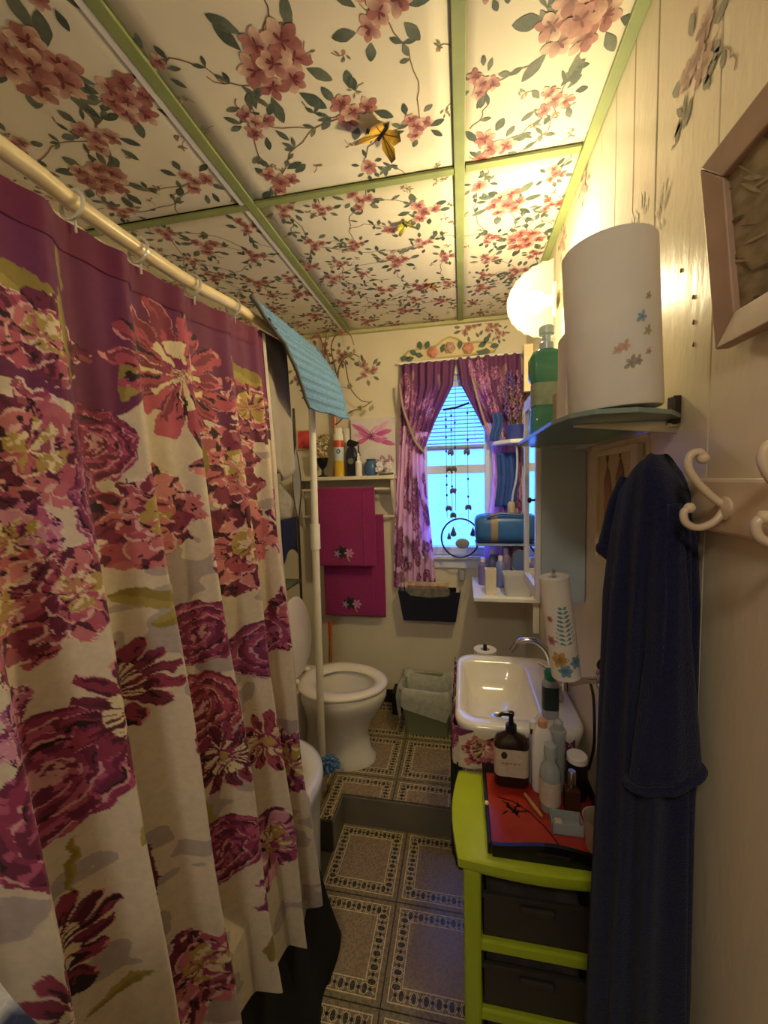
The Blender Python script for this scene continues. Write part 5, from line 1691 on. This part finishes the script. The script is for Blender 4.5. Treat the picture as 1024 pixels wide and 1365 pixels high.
wc1 = wcurtain(-1, 'left mauve floral window curtain swept aside')
wc2 = wcurtain(1, 'right mauve floral window curtain swept aside')
M_tieb = mat('beige_tieback', C(170, 140, 130), rough=.8, noise=.1)
G().tube(arc([(-.352, 2.36, 2.12), (-.33, 2.35, 1.98), (-.27, 2.35, 1.80), (-.215, 2.36, 1.72)], 6), .008, 8).build('tieback', M_tieb, wc1)
G().tube(arc([(.06, 2.355, 2.14), (.10, 2.35, 1.98), (.15, 2.35, 1.82), (.19, 2.35, 1.76), (.25, 2.35, 1.80), (.29, 2.36, 2.0)], 6), .007, 8).build('tieback', M_tieb, wc2)
cr = thing('window_curtain_rod', 'thin white rod carrying the window curtains', 'curtain rod', (0, 2.39, 2.24))
G().tube([(-.352, 2.386, 2.245), (.345, 2.386, 2.252)], .007, 10).build('rod', M_white, cr)
for x in (-.352, .345):
    G().tube([(x, 2.386, 2.247), (x, 2.437, 2.247)], .007, 8).build('rod_end', M_white, cr)
plq = thing('rose_plaque', 'scalloped plaque of carved roses and leaves above the window', 'plaque', (-.06, 2.43, 2.25))
out = [(-.335, 2.262), (-.345, 2.285), (-.30, 2.325), (-.22, 2.335), (-.14, 2.34), (-.10, 2.37), (-.06, 2.385), (-.02, 2.372), (.02, 2.34), (.10, 2.345), (.17, 2.335), (.208, 2.305), (.19, 2.285), (.05, 2.276), (-.14, 2.268), (-.29, 2.256)]
G().loft([[(x, 2.437, z) for x, z in out], [(x, 2.4275, z) for x, z in out]]).build('board', mat('cream_plaque', C(216, 200, 160), rough=.6), plq, smooth=False, bevel=.002)
G().tube([(x, 2.4265, z) for x, z in out], .006, 8, closed=True).build('rim', mat('plaque_rim', C(196, 176, 120), rough=.5), plq)
for x, z, s in ((-.16, 2.305, .034), (-.06, 2.322, .034), (.045, 2.31, .034)):
    g = G()
    for r_, n_, d_ in ((1.0, 6, .006), (.7, 5, .012), (.42, 4, .018), (.15, 1, .022)):
        for j in range(n_):
            a = j * 2 * math.pi / n_ + r_ * 3
            g.ball((x + s * .55 * r_ * math.cos(a), 2.424 - d_, z + s * .55 * r_ * math.sin(a)), (s * .45, .008, s * .45), 8, 5)
    g.build('rose', mat('rose_pink_%d' % int(x * 100), [C(206, 140, 124), C(196, 160, 140), C(210, 148, 124)][0 if x < -.1 else 1 if x < 0 else 2], rough=.6, noise=.25, nscale=60), plq)
M_lf = mat('plaque_leaf', C(84, 104, 88), rough=.6, noise=.2)
for x, z, a in ((-.25, 2.30, 2.6), (-.27, 2.285, 3.4), (-.23, 2.325, 1.7), (-.215, 2.29, 2.9), (-.30, 2.285, 3.1), (-.11, 2.30, 1.2), (-.005, 2.31, 1.5), (.10, 2.315, .4), (.13, 2.33, .9), (.12, 2.295, -.3), (.165, 2.31, .1), (.09, 2.29, -.4), (-.20, 2.325, 1.2)):
    q = Print(lambda u, v, l: (u, 2.4235, v), (-9, 9, -9, 9))
    q.petal(x, z, a, .05, .03, (1, 1, 1), (1, 1, 1), .5)
    q.g.build('leaf', M_lf, plq, smooth=False, solid=.006)

# hanging chime with shells and a ring
ch = thing('wind_chime', 'hanging shell wind chime with a wire ring in front of the window', 'wind chime', (-.01, 2.33, 1.12))
YC = 2.33
M_sh = mat('shell_grey', C(78, 80, 104), rough=.4, noise=.2, nscale=60)
M_wire = mat('dark_wire', C(46, 44, 50), rough=.4, metal=.6)
G().tube([(-.10, YC, 1.955), (-.03, YC, 1.962), (.045, YC, 1.985)], .006, 8).build('top_bar', M_wire, ch)
G().tube([(-.03, YC, 1.962), (-.03, YC - .005, 2.15), (-.03, 2.37, 2.25)], .0012, 5).build('hanger', M_wire, ch)
R_ = random.Random(9)
for x, zb_, beads in ((-.085, 1.34, (1.90, 1.86, 1.80, 1.72, 1.58, 1.53, 1.47)), (-.055, 1.33, (1.92, 1.84, 1.70, 1.60, 1.52)), (-.035, 1.38, (1.88, 1.74, 1.61, 1.50)), (.035, 1.30, (1.93, 1.78, 1.70, 1.56, 1.46, 1.40))):
    s_ = G().tube([(x, YC, 1.96), (x, YC, zb_)], .0013, 5).build('string', M_wire, ch)
    for b in beads:
        G().ball((x, YC, b), (.006, .006, .008), 7, 5).build('bead', M_wire, s_)
for x, z in ((-.06, 1.72), (.03, 1.72), (-.07, 1.625), (-.045, 1.625), (-.05, 1.50), (-.075, 1.40), (.035, 1.405), (-.05, 1.36)):
    g = G()
    for j in range(5):
        a = math.pi * (.15 + .7 * j / 4)
        g.ball((x + .014 * math.cos(a), YC - .004, z - .006 + .011 * math.sin(a) - .008), (.006, .005, .015), 7, 5)
    g.build('shell', M_sh, ch)
rg = [(-.012 + .107 * math.cos(2 * math.pi * i / 40), YC - .004, 1.222 + .112 * math.sin(2 * math.pi * i / 40)) for i in range(40)]
G().tube(rg, .005, 8, closed=True).build('ring', M_wire, ch)
for x, z, s in ((-.05, 1.24, .05), (-.075, 1.205, .035), (.06, 1.235, .045)):
    G().lathe([(.001, 0), (s * .35, -s * .9), (s * .30, -s * 1.1), (.002, -s * 1.2)], (x, YC - .004, z + .05), 10, sy=.3).build('drop_shell', M_sh, ch)
G().ball((.0, YC - .004, 1.19), (.04, .006, .03), 14, 8).build('disc', mat('grey_disc', C(130, 134, 142), rough=.3), ch)
G().lathe([(.016, 0), (.02, .004), (.022, .06), (.020, .061), (.017, .006)], (-.005, 2.405, .955), 18).build('glass_holder', M_clear, None, label='clear glass tumbler in a wall holder under the window', category='tumbler')

# black magazine holder
mg = thing('magazine_holder', 'black wall magazine holder with magazines under the window', 'magazine holder', (-.2, 2.39, .715))
M_mgz = mat('black_navy_plastic', C(24, 26, 44), rough=.35)
rim = [(-.385, .895), (-.34, .895), (-.31, .868), (-.20, .858), (-.09, .868), (-.06, .895), (-.015, .895)]
fr_ = [(-.355, .718), (-.045, .718)]
G().loft([[(x, 2.345, z) for x, z in rim] + [(fr_[1][0], 2.342, .718), (fr_[0][0], 2.342, .718)], [(x, 2.351, z) for x, z in rim] + [(fr_[1][0], 2.348, .718), (fr_[0][0], 2.348, .718)]]).build('front', M_mgz, mg, smooth=False)
G().box(-.355, -.045, 2.346, 2.436, .715, .722).build('bottom', M_mgz, mg, smooth=False)
G().box(-.36, -.04, 2.43, 2.4365, .715, .90).build('back', M_mgz, mg, smooth=False)
for s in ((-.355, -.385), (-.045, -.015)):
    G().add([(s[0], 2.346, .718), (s[0], 2.432, .718), (s[1], 2.432, .895), (s[1], 2.348, .895)], [(0, 1, 2, 3)]).build('side', M_mgz, mg, smooth=False, solid=.004)
for i, (a, b, zt, c, lab) in enumerate(((-.345, -.085, .945, C(196, 176, 140), 'cream magazine at the back of the black wall holder'), (-.33, -.10, .925, C(150, 110, 110), 'pink brown magazine in the middle of the black wall holder'), (-.34, -.075, .91, C(110, 110, 96), 'grey green magazine at the front of the black wall holder'))):
    G().box(a, b, 2.378 - i * .011, 2.386 - i * .011, .7225, zt).build('magazine', mat('magazine_cover_%d' % i, c, rough=.4, noise=.5, nscale=25), None, smooth=False, bevel=.001, label=lab, category='magazine', group='magazines in the wall holder')

# ------------------------------------------------------------------ corner shelves right of the window
ZQ = .975
cs = thing('corner_shelf', 'white corner shelf below the window on the right', 'shelf', (.2, 2.2, .955))
G().box(.052, .3640, 1.985, YB - .002, .955, ZQ).build('board', M_white, cs, smooth=False, bevel=.003)
G().box(.335, .3640, 2.0, 2.03, .80, .954).build('bracket', M_white, cs, smooth=False, bevel=.002)
G().box(.335, .3640, 2.38, 2.41, .80, .954).build('bracket', M_white, cs, smooth=False, bevel=.002)
tb = thing('square_cup', 'white square toothbrush cup on the corner shelf', 'cup', (.135, 2.06, ZQ))
G().loft(rr_stack([(.026, .026, .006, ZQ + .0005), (.028, .028, .006, ZQ + .13), (.024, .024, .005, ZQ + .13), (.023, .023, .005, ZQ + .02)], .138, 2.06, 3)).build('cup_body', mat('cream_ceramic', C(220, 210, 188), rough=.4), tb, angle=40)
pt = thing('plastic_tub', 'frosted white plastic tub on the corner shelf', 'tub', (.262, 2.06, ZQ))
G().loft(rr_stack([(.058, .045, .012, ZQ + .0005), (.070, .055, .015, ZQ + .11), (.066, .051, .014, ZQ + .11), (.055, .042, .012, ZQ + .005)], .268, 2.06)).build('tub_body', mat('frosted_white', C(212, 214, 214), rough=.35, clear=.15), pt, angle=50)
om = thing('oval_mirror', 'small blue oval hand mirror behind the plastic tub', 'mirror', (.29, 2.15, ZQ))
G().lathe([(.036, 0), (.036, .006)], (.29, 2.15, ZQ + .15), 24, sy=1.6, M=Matrix.Rotation(math.pi / 2, 3, 'X')).build('mirror_face', mat('blue_mirror', C(110, 140, 200), rough=.1, metal=.5, noise=0), om)
G().tube([(.29 + .037 * math.cos(a), 2.147, ZQ + .15 + .059 * math.sin(a)) for a in [2 * math.pi * i / 30 for i in range(30)]], .005, 7, closed=True).build('mirror_rim', M_chrome, om)
G().tube([(.29, 2.147, ZQ + .09), (.29, 2.147, ZQ + .004)], .006, 8).build('handle', M_chrome, om)
for i, (x, y, h_, c, lab) in enumerate(((.20, 2.20, .17, C(120, 130, 190), 'blue bottle behind the tub on the corner shelf'), (.235, 2.26, .2, C(150, 130, 170), 'lilac bottle at the back of the corner shelf'), (.11, 2.24, .15, C(130, 120, 180), 'violet bottle left on the corner shelf'), (.165, 2.30, .19, C(110, 120, 140), 'grey blue bottle in the back corner of the shelf'))):
    t = thing('toiletry_bottle', lab, 'bottle', (x, y, ZQ), 'toiletry bottles on the corner shelf')
    G().lathe([(.022, 0), (.025, .004), (.025, h_ * .75), (.012, h_ * .85)], (x, y, ZQ + .0005), 16).build('bottle_body', mat('toiletry_%d' % i, c, rough=.25), t)
    G().lathe([(.013, h_ * .85), (.013, h_)], (x, y, ZQ), 14).build('cap', M_wplas, t)
ZM = 1.215
wr = thing('wire_shelf', 'dark blue wire shelf carrying a blue toiletry bag', 'shelf', (.21, 2.27, ZM))
M_bw = mat('blue_wire', C(60, 80, 120), rough=.4, metal=.3)
for y in [2.14 + i * .026 for i in range(9)]:
    G().tube([(.075, y, ZM - .006), (.362, y, ZM - .006)], .003, 6).build('wire', M_bw, wr)
for x in (.075, .215, .36):
    G().tube([(x, 2.135, ZM - .011), (x, 2.355, ZM - .011)], .0045, 6).build('rail', M_bw, wr)
bg = thing('toiletry_bag', 'blue toiletry bag with tan stripe right of the window', 'bag', (.215, 2.24, ZM))
M_bb = mat('blue_vinyl', C(52, 104, 168), rough=.35, noise=.1)
def bagring(x, s):
    return [(x, p[0], p[1] if True else 0) for p in [(2.25 + .085 * s * math.copysign(abs(math.cos(a)) ** .6, math.cos(a)), ZM - .002 + .078 + .078 * s * math.copysign(abs(math.sin(a)) ** .6, math.sin(a))) for a in [2 * math.pi * i / 28 for i in range(28)]]]
G().loft([bagring(.068, .62), bagring(.075, .82), bagring(.095, .97), bagring(.135, 1.0), bagring(.30, 1.0), bagring(.345, .96), bagring(.358, .8)]).build('bag_body', M_bb, bg, angle=180)
G().loft([bagring(.150, 1.012), bagring(.185, 1.012)], False, False).build('tan_stripe', mat('tan_vinyl', C(150, 130, 110), rough=.5), bg, angle=180)
G().tube([(.13, 2.162, ZM + .14), (.2, 2.16, ZM + .162), (.32, 2.162, ZM + .15)], .006, 8).build('zip', M_bw, bg)
hd = thing('hose_sprayer', 'white hose sprayer hanging above the blue bag', 'sprayer', (.28, 2.22, ZM + .16))
G().tube(arc([(.262, 2.25, ZM + .165), (.27, 2.25, ZM + .25), (.29, 2.25, ZM + .36), (.29, 2.25, ZM + .50), (.27, 2.25, 1.739)], 6), .006, 8).build('hose', mat('pale_hose', C(176, 184, 196), rough=.4), hd)
G().lathe([(.02, 0), (.02, .05), (.012, .06)], (.262, 2.25, ZM + .158), 14).build('collar', mat('cream_collar', C(176, 160, 130), rough=.5), hd)
us = thing('upper_corner_shelf', 'small white corner shelf with triangular bracket', 'shelf', (.27, 2.31, 1.745))
G().loft([[(.362, 2.35, 1.742), (.172, 2.35, 1.742), (.172, 2.30, 1.742), (.25, 2.19, 1.742), (.362, 2.19, 1.742)], [(.362, 2.355, 1.762), (.172, 2.355, 1.762), (.172, 2.30, 1.762), (.25, 2.19, 1.762), (.362, 2.19, 1.762)]]).build('board', M_white, us, smooth=False, bevel=.002)
G().loft([[(.35, 2.35, 1.741), (.35, 2.20, 1.741), (.35, 2.35, 1.56)], [(.362, 2.35, 1.741), (.362, 2.20, 1.741), (.362, 2.35, 1.56)]]).build('bracket', M_white, us, smooth=False)
lav = thing('lavender_pot', 'blue pot of dried purple lavender on the small corner shelf', 'plant', (.29, 2.29, 1.762))
G().lathe([(.036, 0), (.04, .005), (.05, .075), (.053, .08), (.046, .08), (.036, .02)], (.285, 2.285, 1.7625), 20).build('pot', mat('blue_pot', C(62, 74, 160), rough=.4), lav)
R_ = random.Random(55)
M_lv = [mat('lavender_%d' % i, c, rough=.9) for i, c in enumerate((C(120, 78, 130), C(100, 76, 146), C(150, 100, 140)))]
for k in range(30):
    a, d, h_ = R_.uniform(0, 6.28), R_.uniform(.01, .075), R_.uniform(.10, .30)
    e = Vector((min(.285 + d * math.cos(a), .352), 2.285 + d * math.sin(a), 1.80 + h_))
    s_ = G().tube([(.285 + .2 * d * math.cos(a), 2.285 + .2 * d * math.sin(a), 1.80), e], .0014, 4).build('stem', mat('dry_stem', C(120, 110, 84), rough=.8), lav)
    g = G()
    for j in range(7):
        g.ball(e + Vector((R_.uniform(-.007, .007), R_.uniform(-.007, .007), -.012 * j + .03)), (.007, .007, .008), 6, 4)
    g.build('flower_head', M_lv[k % 3], s_)
M_bt = mat('blue_cloth', C(60, 92, 168), rough=.95, noise=.12, bump=.2, bscale=200)
G().grid(lambda u, v: (.19 + .11 * u + .01 * math.sin(v * 4), 2.335 + .012 * math.sin(u * 16), 1.70 - .30 * v), 40, 20).build('blue_cloth', M_bt, None, solid=.004, label='blue cloth hanging below the small corner shelf', category='cloth')
G().grid(lambda u, v: (.165 + .055 * u + .01 * math.sin(v * 5), 2.33 + .01 * math.sin(u * 9), 1.92 - .15 * v), 16, 12).build('blue_ribbon', M_bt, None, solid=.004, label='blue ribbon at the tie of the right window curtain', category='ribbon')
G().box(.318, .3635, 2.19, 2.225, 2.00, 2.235).build('cream_block', mat('cream_block', C(226, 210, 168), rough=.5), None, smooth=False, bevel=.002, label='narrow cream wooden block on the wall above the lavender', category='block')

# ------------------------------------------------------------------ rack over the toilet and its contents
rk = thing('toilet_rack', 'dark metal rack standing over the toilet behind the curtain', 'rack', (-1.02, 1.9, ZU))
M_rk = mat('dark_rack_metal', C(74, 66, 54), rough=.4, metal=.6)
for x in (-.925, -1.17):
    for y in (1.63, 2.15):
        G().tube([(x, y, ZU), (x, y, 1.98)], .008, 8).build('post', M_rk, rk)
for z in (1.0, 1.36, 1.63):
    G().box(-1.178, -.917, 1.632, 2.148, z, z + .006).build('glass_shelf', mat('rack_glass', C(150, 170, 150), rough=.1, noise=0, clear=.6), rk, smooth=False)
    for x in (-.925, -1.17):
        G().tube([(x, 1.63, z - .006), (x, 2.15, z - .006)], .005, 6).build('rail', M_rk, rk)
    for y in (1.63, 2.15):
        G().tube([(-1.17, y, z - .006), (-.925, y, z - .006)], .005, 6).build('rail', M_rk, rk)
M_pbag = mat('clear_bag', C(206, 200, 186), rough=.2, noise=.2, nscale=30, bump=.6, bscale=40, clear=.35)


def lump(cx, cy, z, hx, hy, h_, seed):
    R = random.Random(seed)
    rings = []
    for k in range(9):
        t = k / 8
        s = (1, 1.06, 1.08, 1.05, 1.0, .9, .7, .45, .25)[k]
        rings.append([(cx + hx * s * math.cos(a) * (1 + .10 * math.sin(3 * a + k + seed)) , cy + hy * s * math.sin(a) * (1 + .12 * math.sin(4 * a + k * 1.3)), z + h_ * t) for a in [2 * math.pi * i / 24 for i in range(24)]])
    return G().loft(rings)


lump(-1.03, 2.02, 1.6365, .10, .10, .24, 2).build('plastic_bag', M_pbag, None, angle=180, label='crumpled white plastic bag on the top rack shelf', category='bag')
lump(-1.0, 2.06, 1.3665, .075, .08, .20, 3).build('plastic_bag', M_pbag, None, angle=180, label='clear plastic bag on the middle rack shelf', category='bag')
ob = thing('gold_ornament', 'dark gold round bottle on the rack behind the curtain', 'bottle', (-.99, 1.86, 1.3665))
G().lathe([(.03, 0), (.058, .03), (.065, .065), (.05, .105), (.018, .125), (.013, .16), (.018, .18)], (-.99, 1.86, 1.367), 22).build('bottle_body', mat('dark_gold', C(110, 90, 40), rough=.2, metal=.8), ob)
G().lathe([(.02, 0), (.02, .03)], (-.99, 1.86, 1.547), 14).build('stopper', M_blk, ob)
nc = G().grid(lambda u, v: (-.908 - .004 * math.sin(u * 12), 1.78 + .30 * u, 1.375 - (.22 + .05 * math.sin(u * 5 + 1)) * v + .0 * u), 36, 16)
nc.build('navy_cloth', mat('navy_cloth', C(26, 32, 64), rough=.9, noise=.15, bump=.2, bscale=200), None, solid=.004, label='dark navy cloth hanging over the rack front', category='cloth')
lump(-1.04, 2.0, 1.0065, .07, .09, .12, 5).build('sea_sponge', mat('sponge_tan', C(206, 176, 120), rough=.9, noise=.3, nscale=60, bump=.6, bscale=80), None, angle=180, label='tan sponge on the lowest rack shelf', category='sponge')
hm = thing('hand_mirror', 'long handled white mirror hanging on the rack post', 'mirror', (-.90, 2.13, 1.30))
rgp = [(-.905 + .022 * math.sin(t * math.pi) , 2.11, 1.36 + .40 * t) for t in [i / 14 for i in range(15)]]
rgq = [(-.905 - .022 * math.sin(t * math.pi), 2.11, 1.36 + .40 * t) for t in [i / 14 for i in range(15)]]
G().tube(rgp + rgq[::-1][1:-1], .0045, 6, closed=True).build('rim', M_rk, hm)
G().loft([[(p[0], 2.106, p[2]) for p in rgp + rgq[::-1][1:-1]], [(p[0], 2.113, p[2]) for p in rgp + rgq[::-1][1:-1]]]).build('face', mat('pale_mirror', C(206, 206, 212), rough=.15, metal=.3), hm, smooth=False)

# ------------------------------------------------------------------ paper butterflies on the ceiling
def butterfly(x, y, s, rot, label, col):
    t = thing('butterfly', label, 'butterfly', (x, y, ZC - .02), 'butterflies on the ceiling')
    def mp(u, v, l):
        return (x + s * (u * math.cos(rot) - v * math.sin(rot)), y + s * (u * math.sin(rot) + v * math.cos(rot)), ZC - .012 - s * .35 * abs(u) - l)
    for sg in (-1, 1):
        q = Print(mp, (-9, 9, -9, 9))
        q.pol([(0, .05), (sg * .35, .55), (sg * .95, .75), (sg * .98, .45), (sg * .7, .1), (0, -.05)], [C(120, 90, 20), col, C(40, 30, 14), C(40, 30, 14), col, col])
        q.pol([(0, 0), (sg * .62, .05), (sg * .72, -.35), (sg * .45, -.62), (sg * .1, -.35)], [col, col, C(50, 36, 14), C(50, 36, 14), col])
        q.layer = 8
        for a, b in (((0, 0), (.8, .6)), ((0, 0), (.75, .3)), ((0, 0), (.55, -.4))):
            q.strip([(sg * a[0], a[1]), (sg * b[0], b[1])], .03, C(36, 26, 12))
        q.g.build('wing', M_print, t, smooth=False)
    G().tube([mp(0, -.4, .001), mp(0, .3, .001)], .004 * s / .05, 6).build('body', M_blk, t)


butterfly(-.195, 1.10, .062, .75, 'yellow and black butterfly on the nearest ceiling flowers', C(222, 176, 40))
butterfly(-.188, 1.484, .040, -.4, 'yellow green butterfly on the far middle ceiling panel', C(196, 190, 60))
butterfly(-.131, 1.959, .038, .3, 'orange butterfly near the window end of the ceiling', C(214, 150, 60))
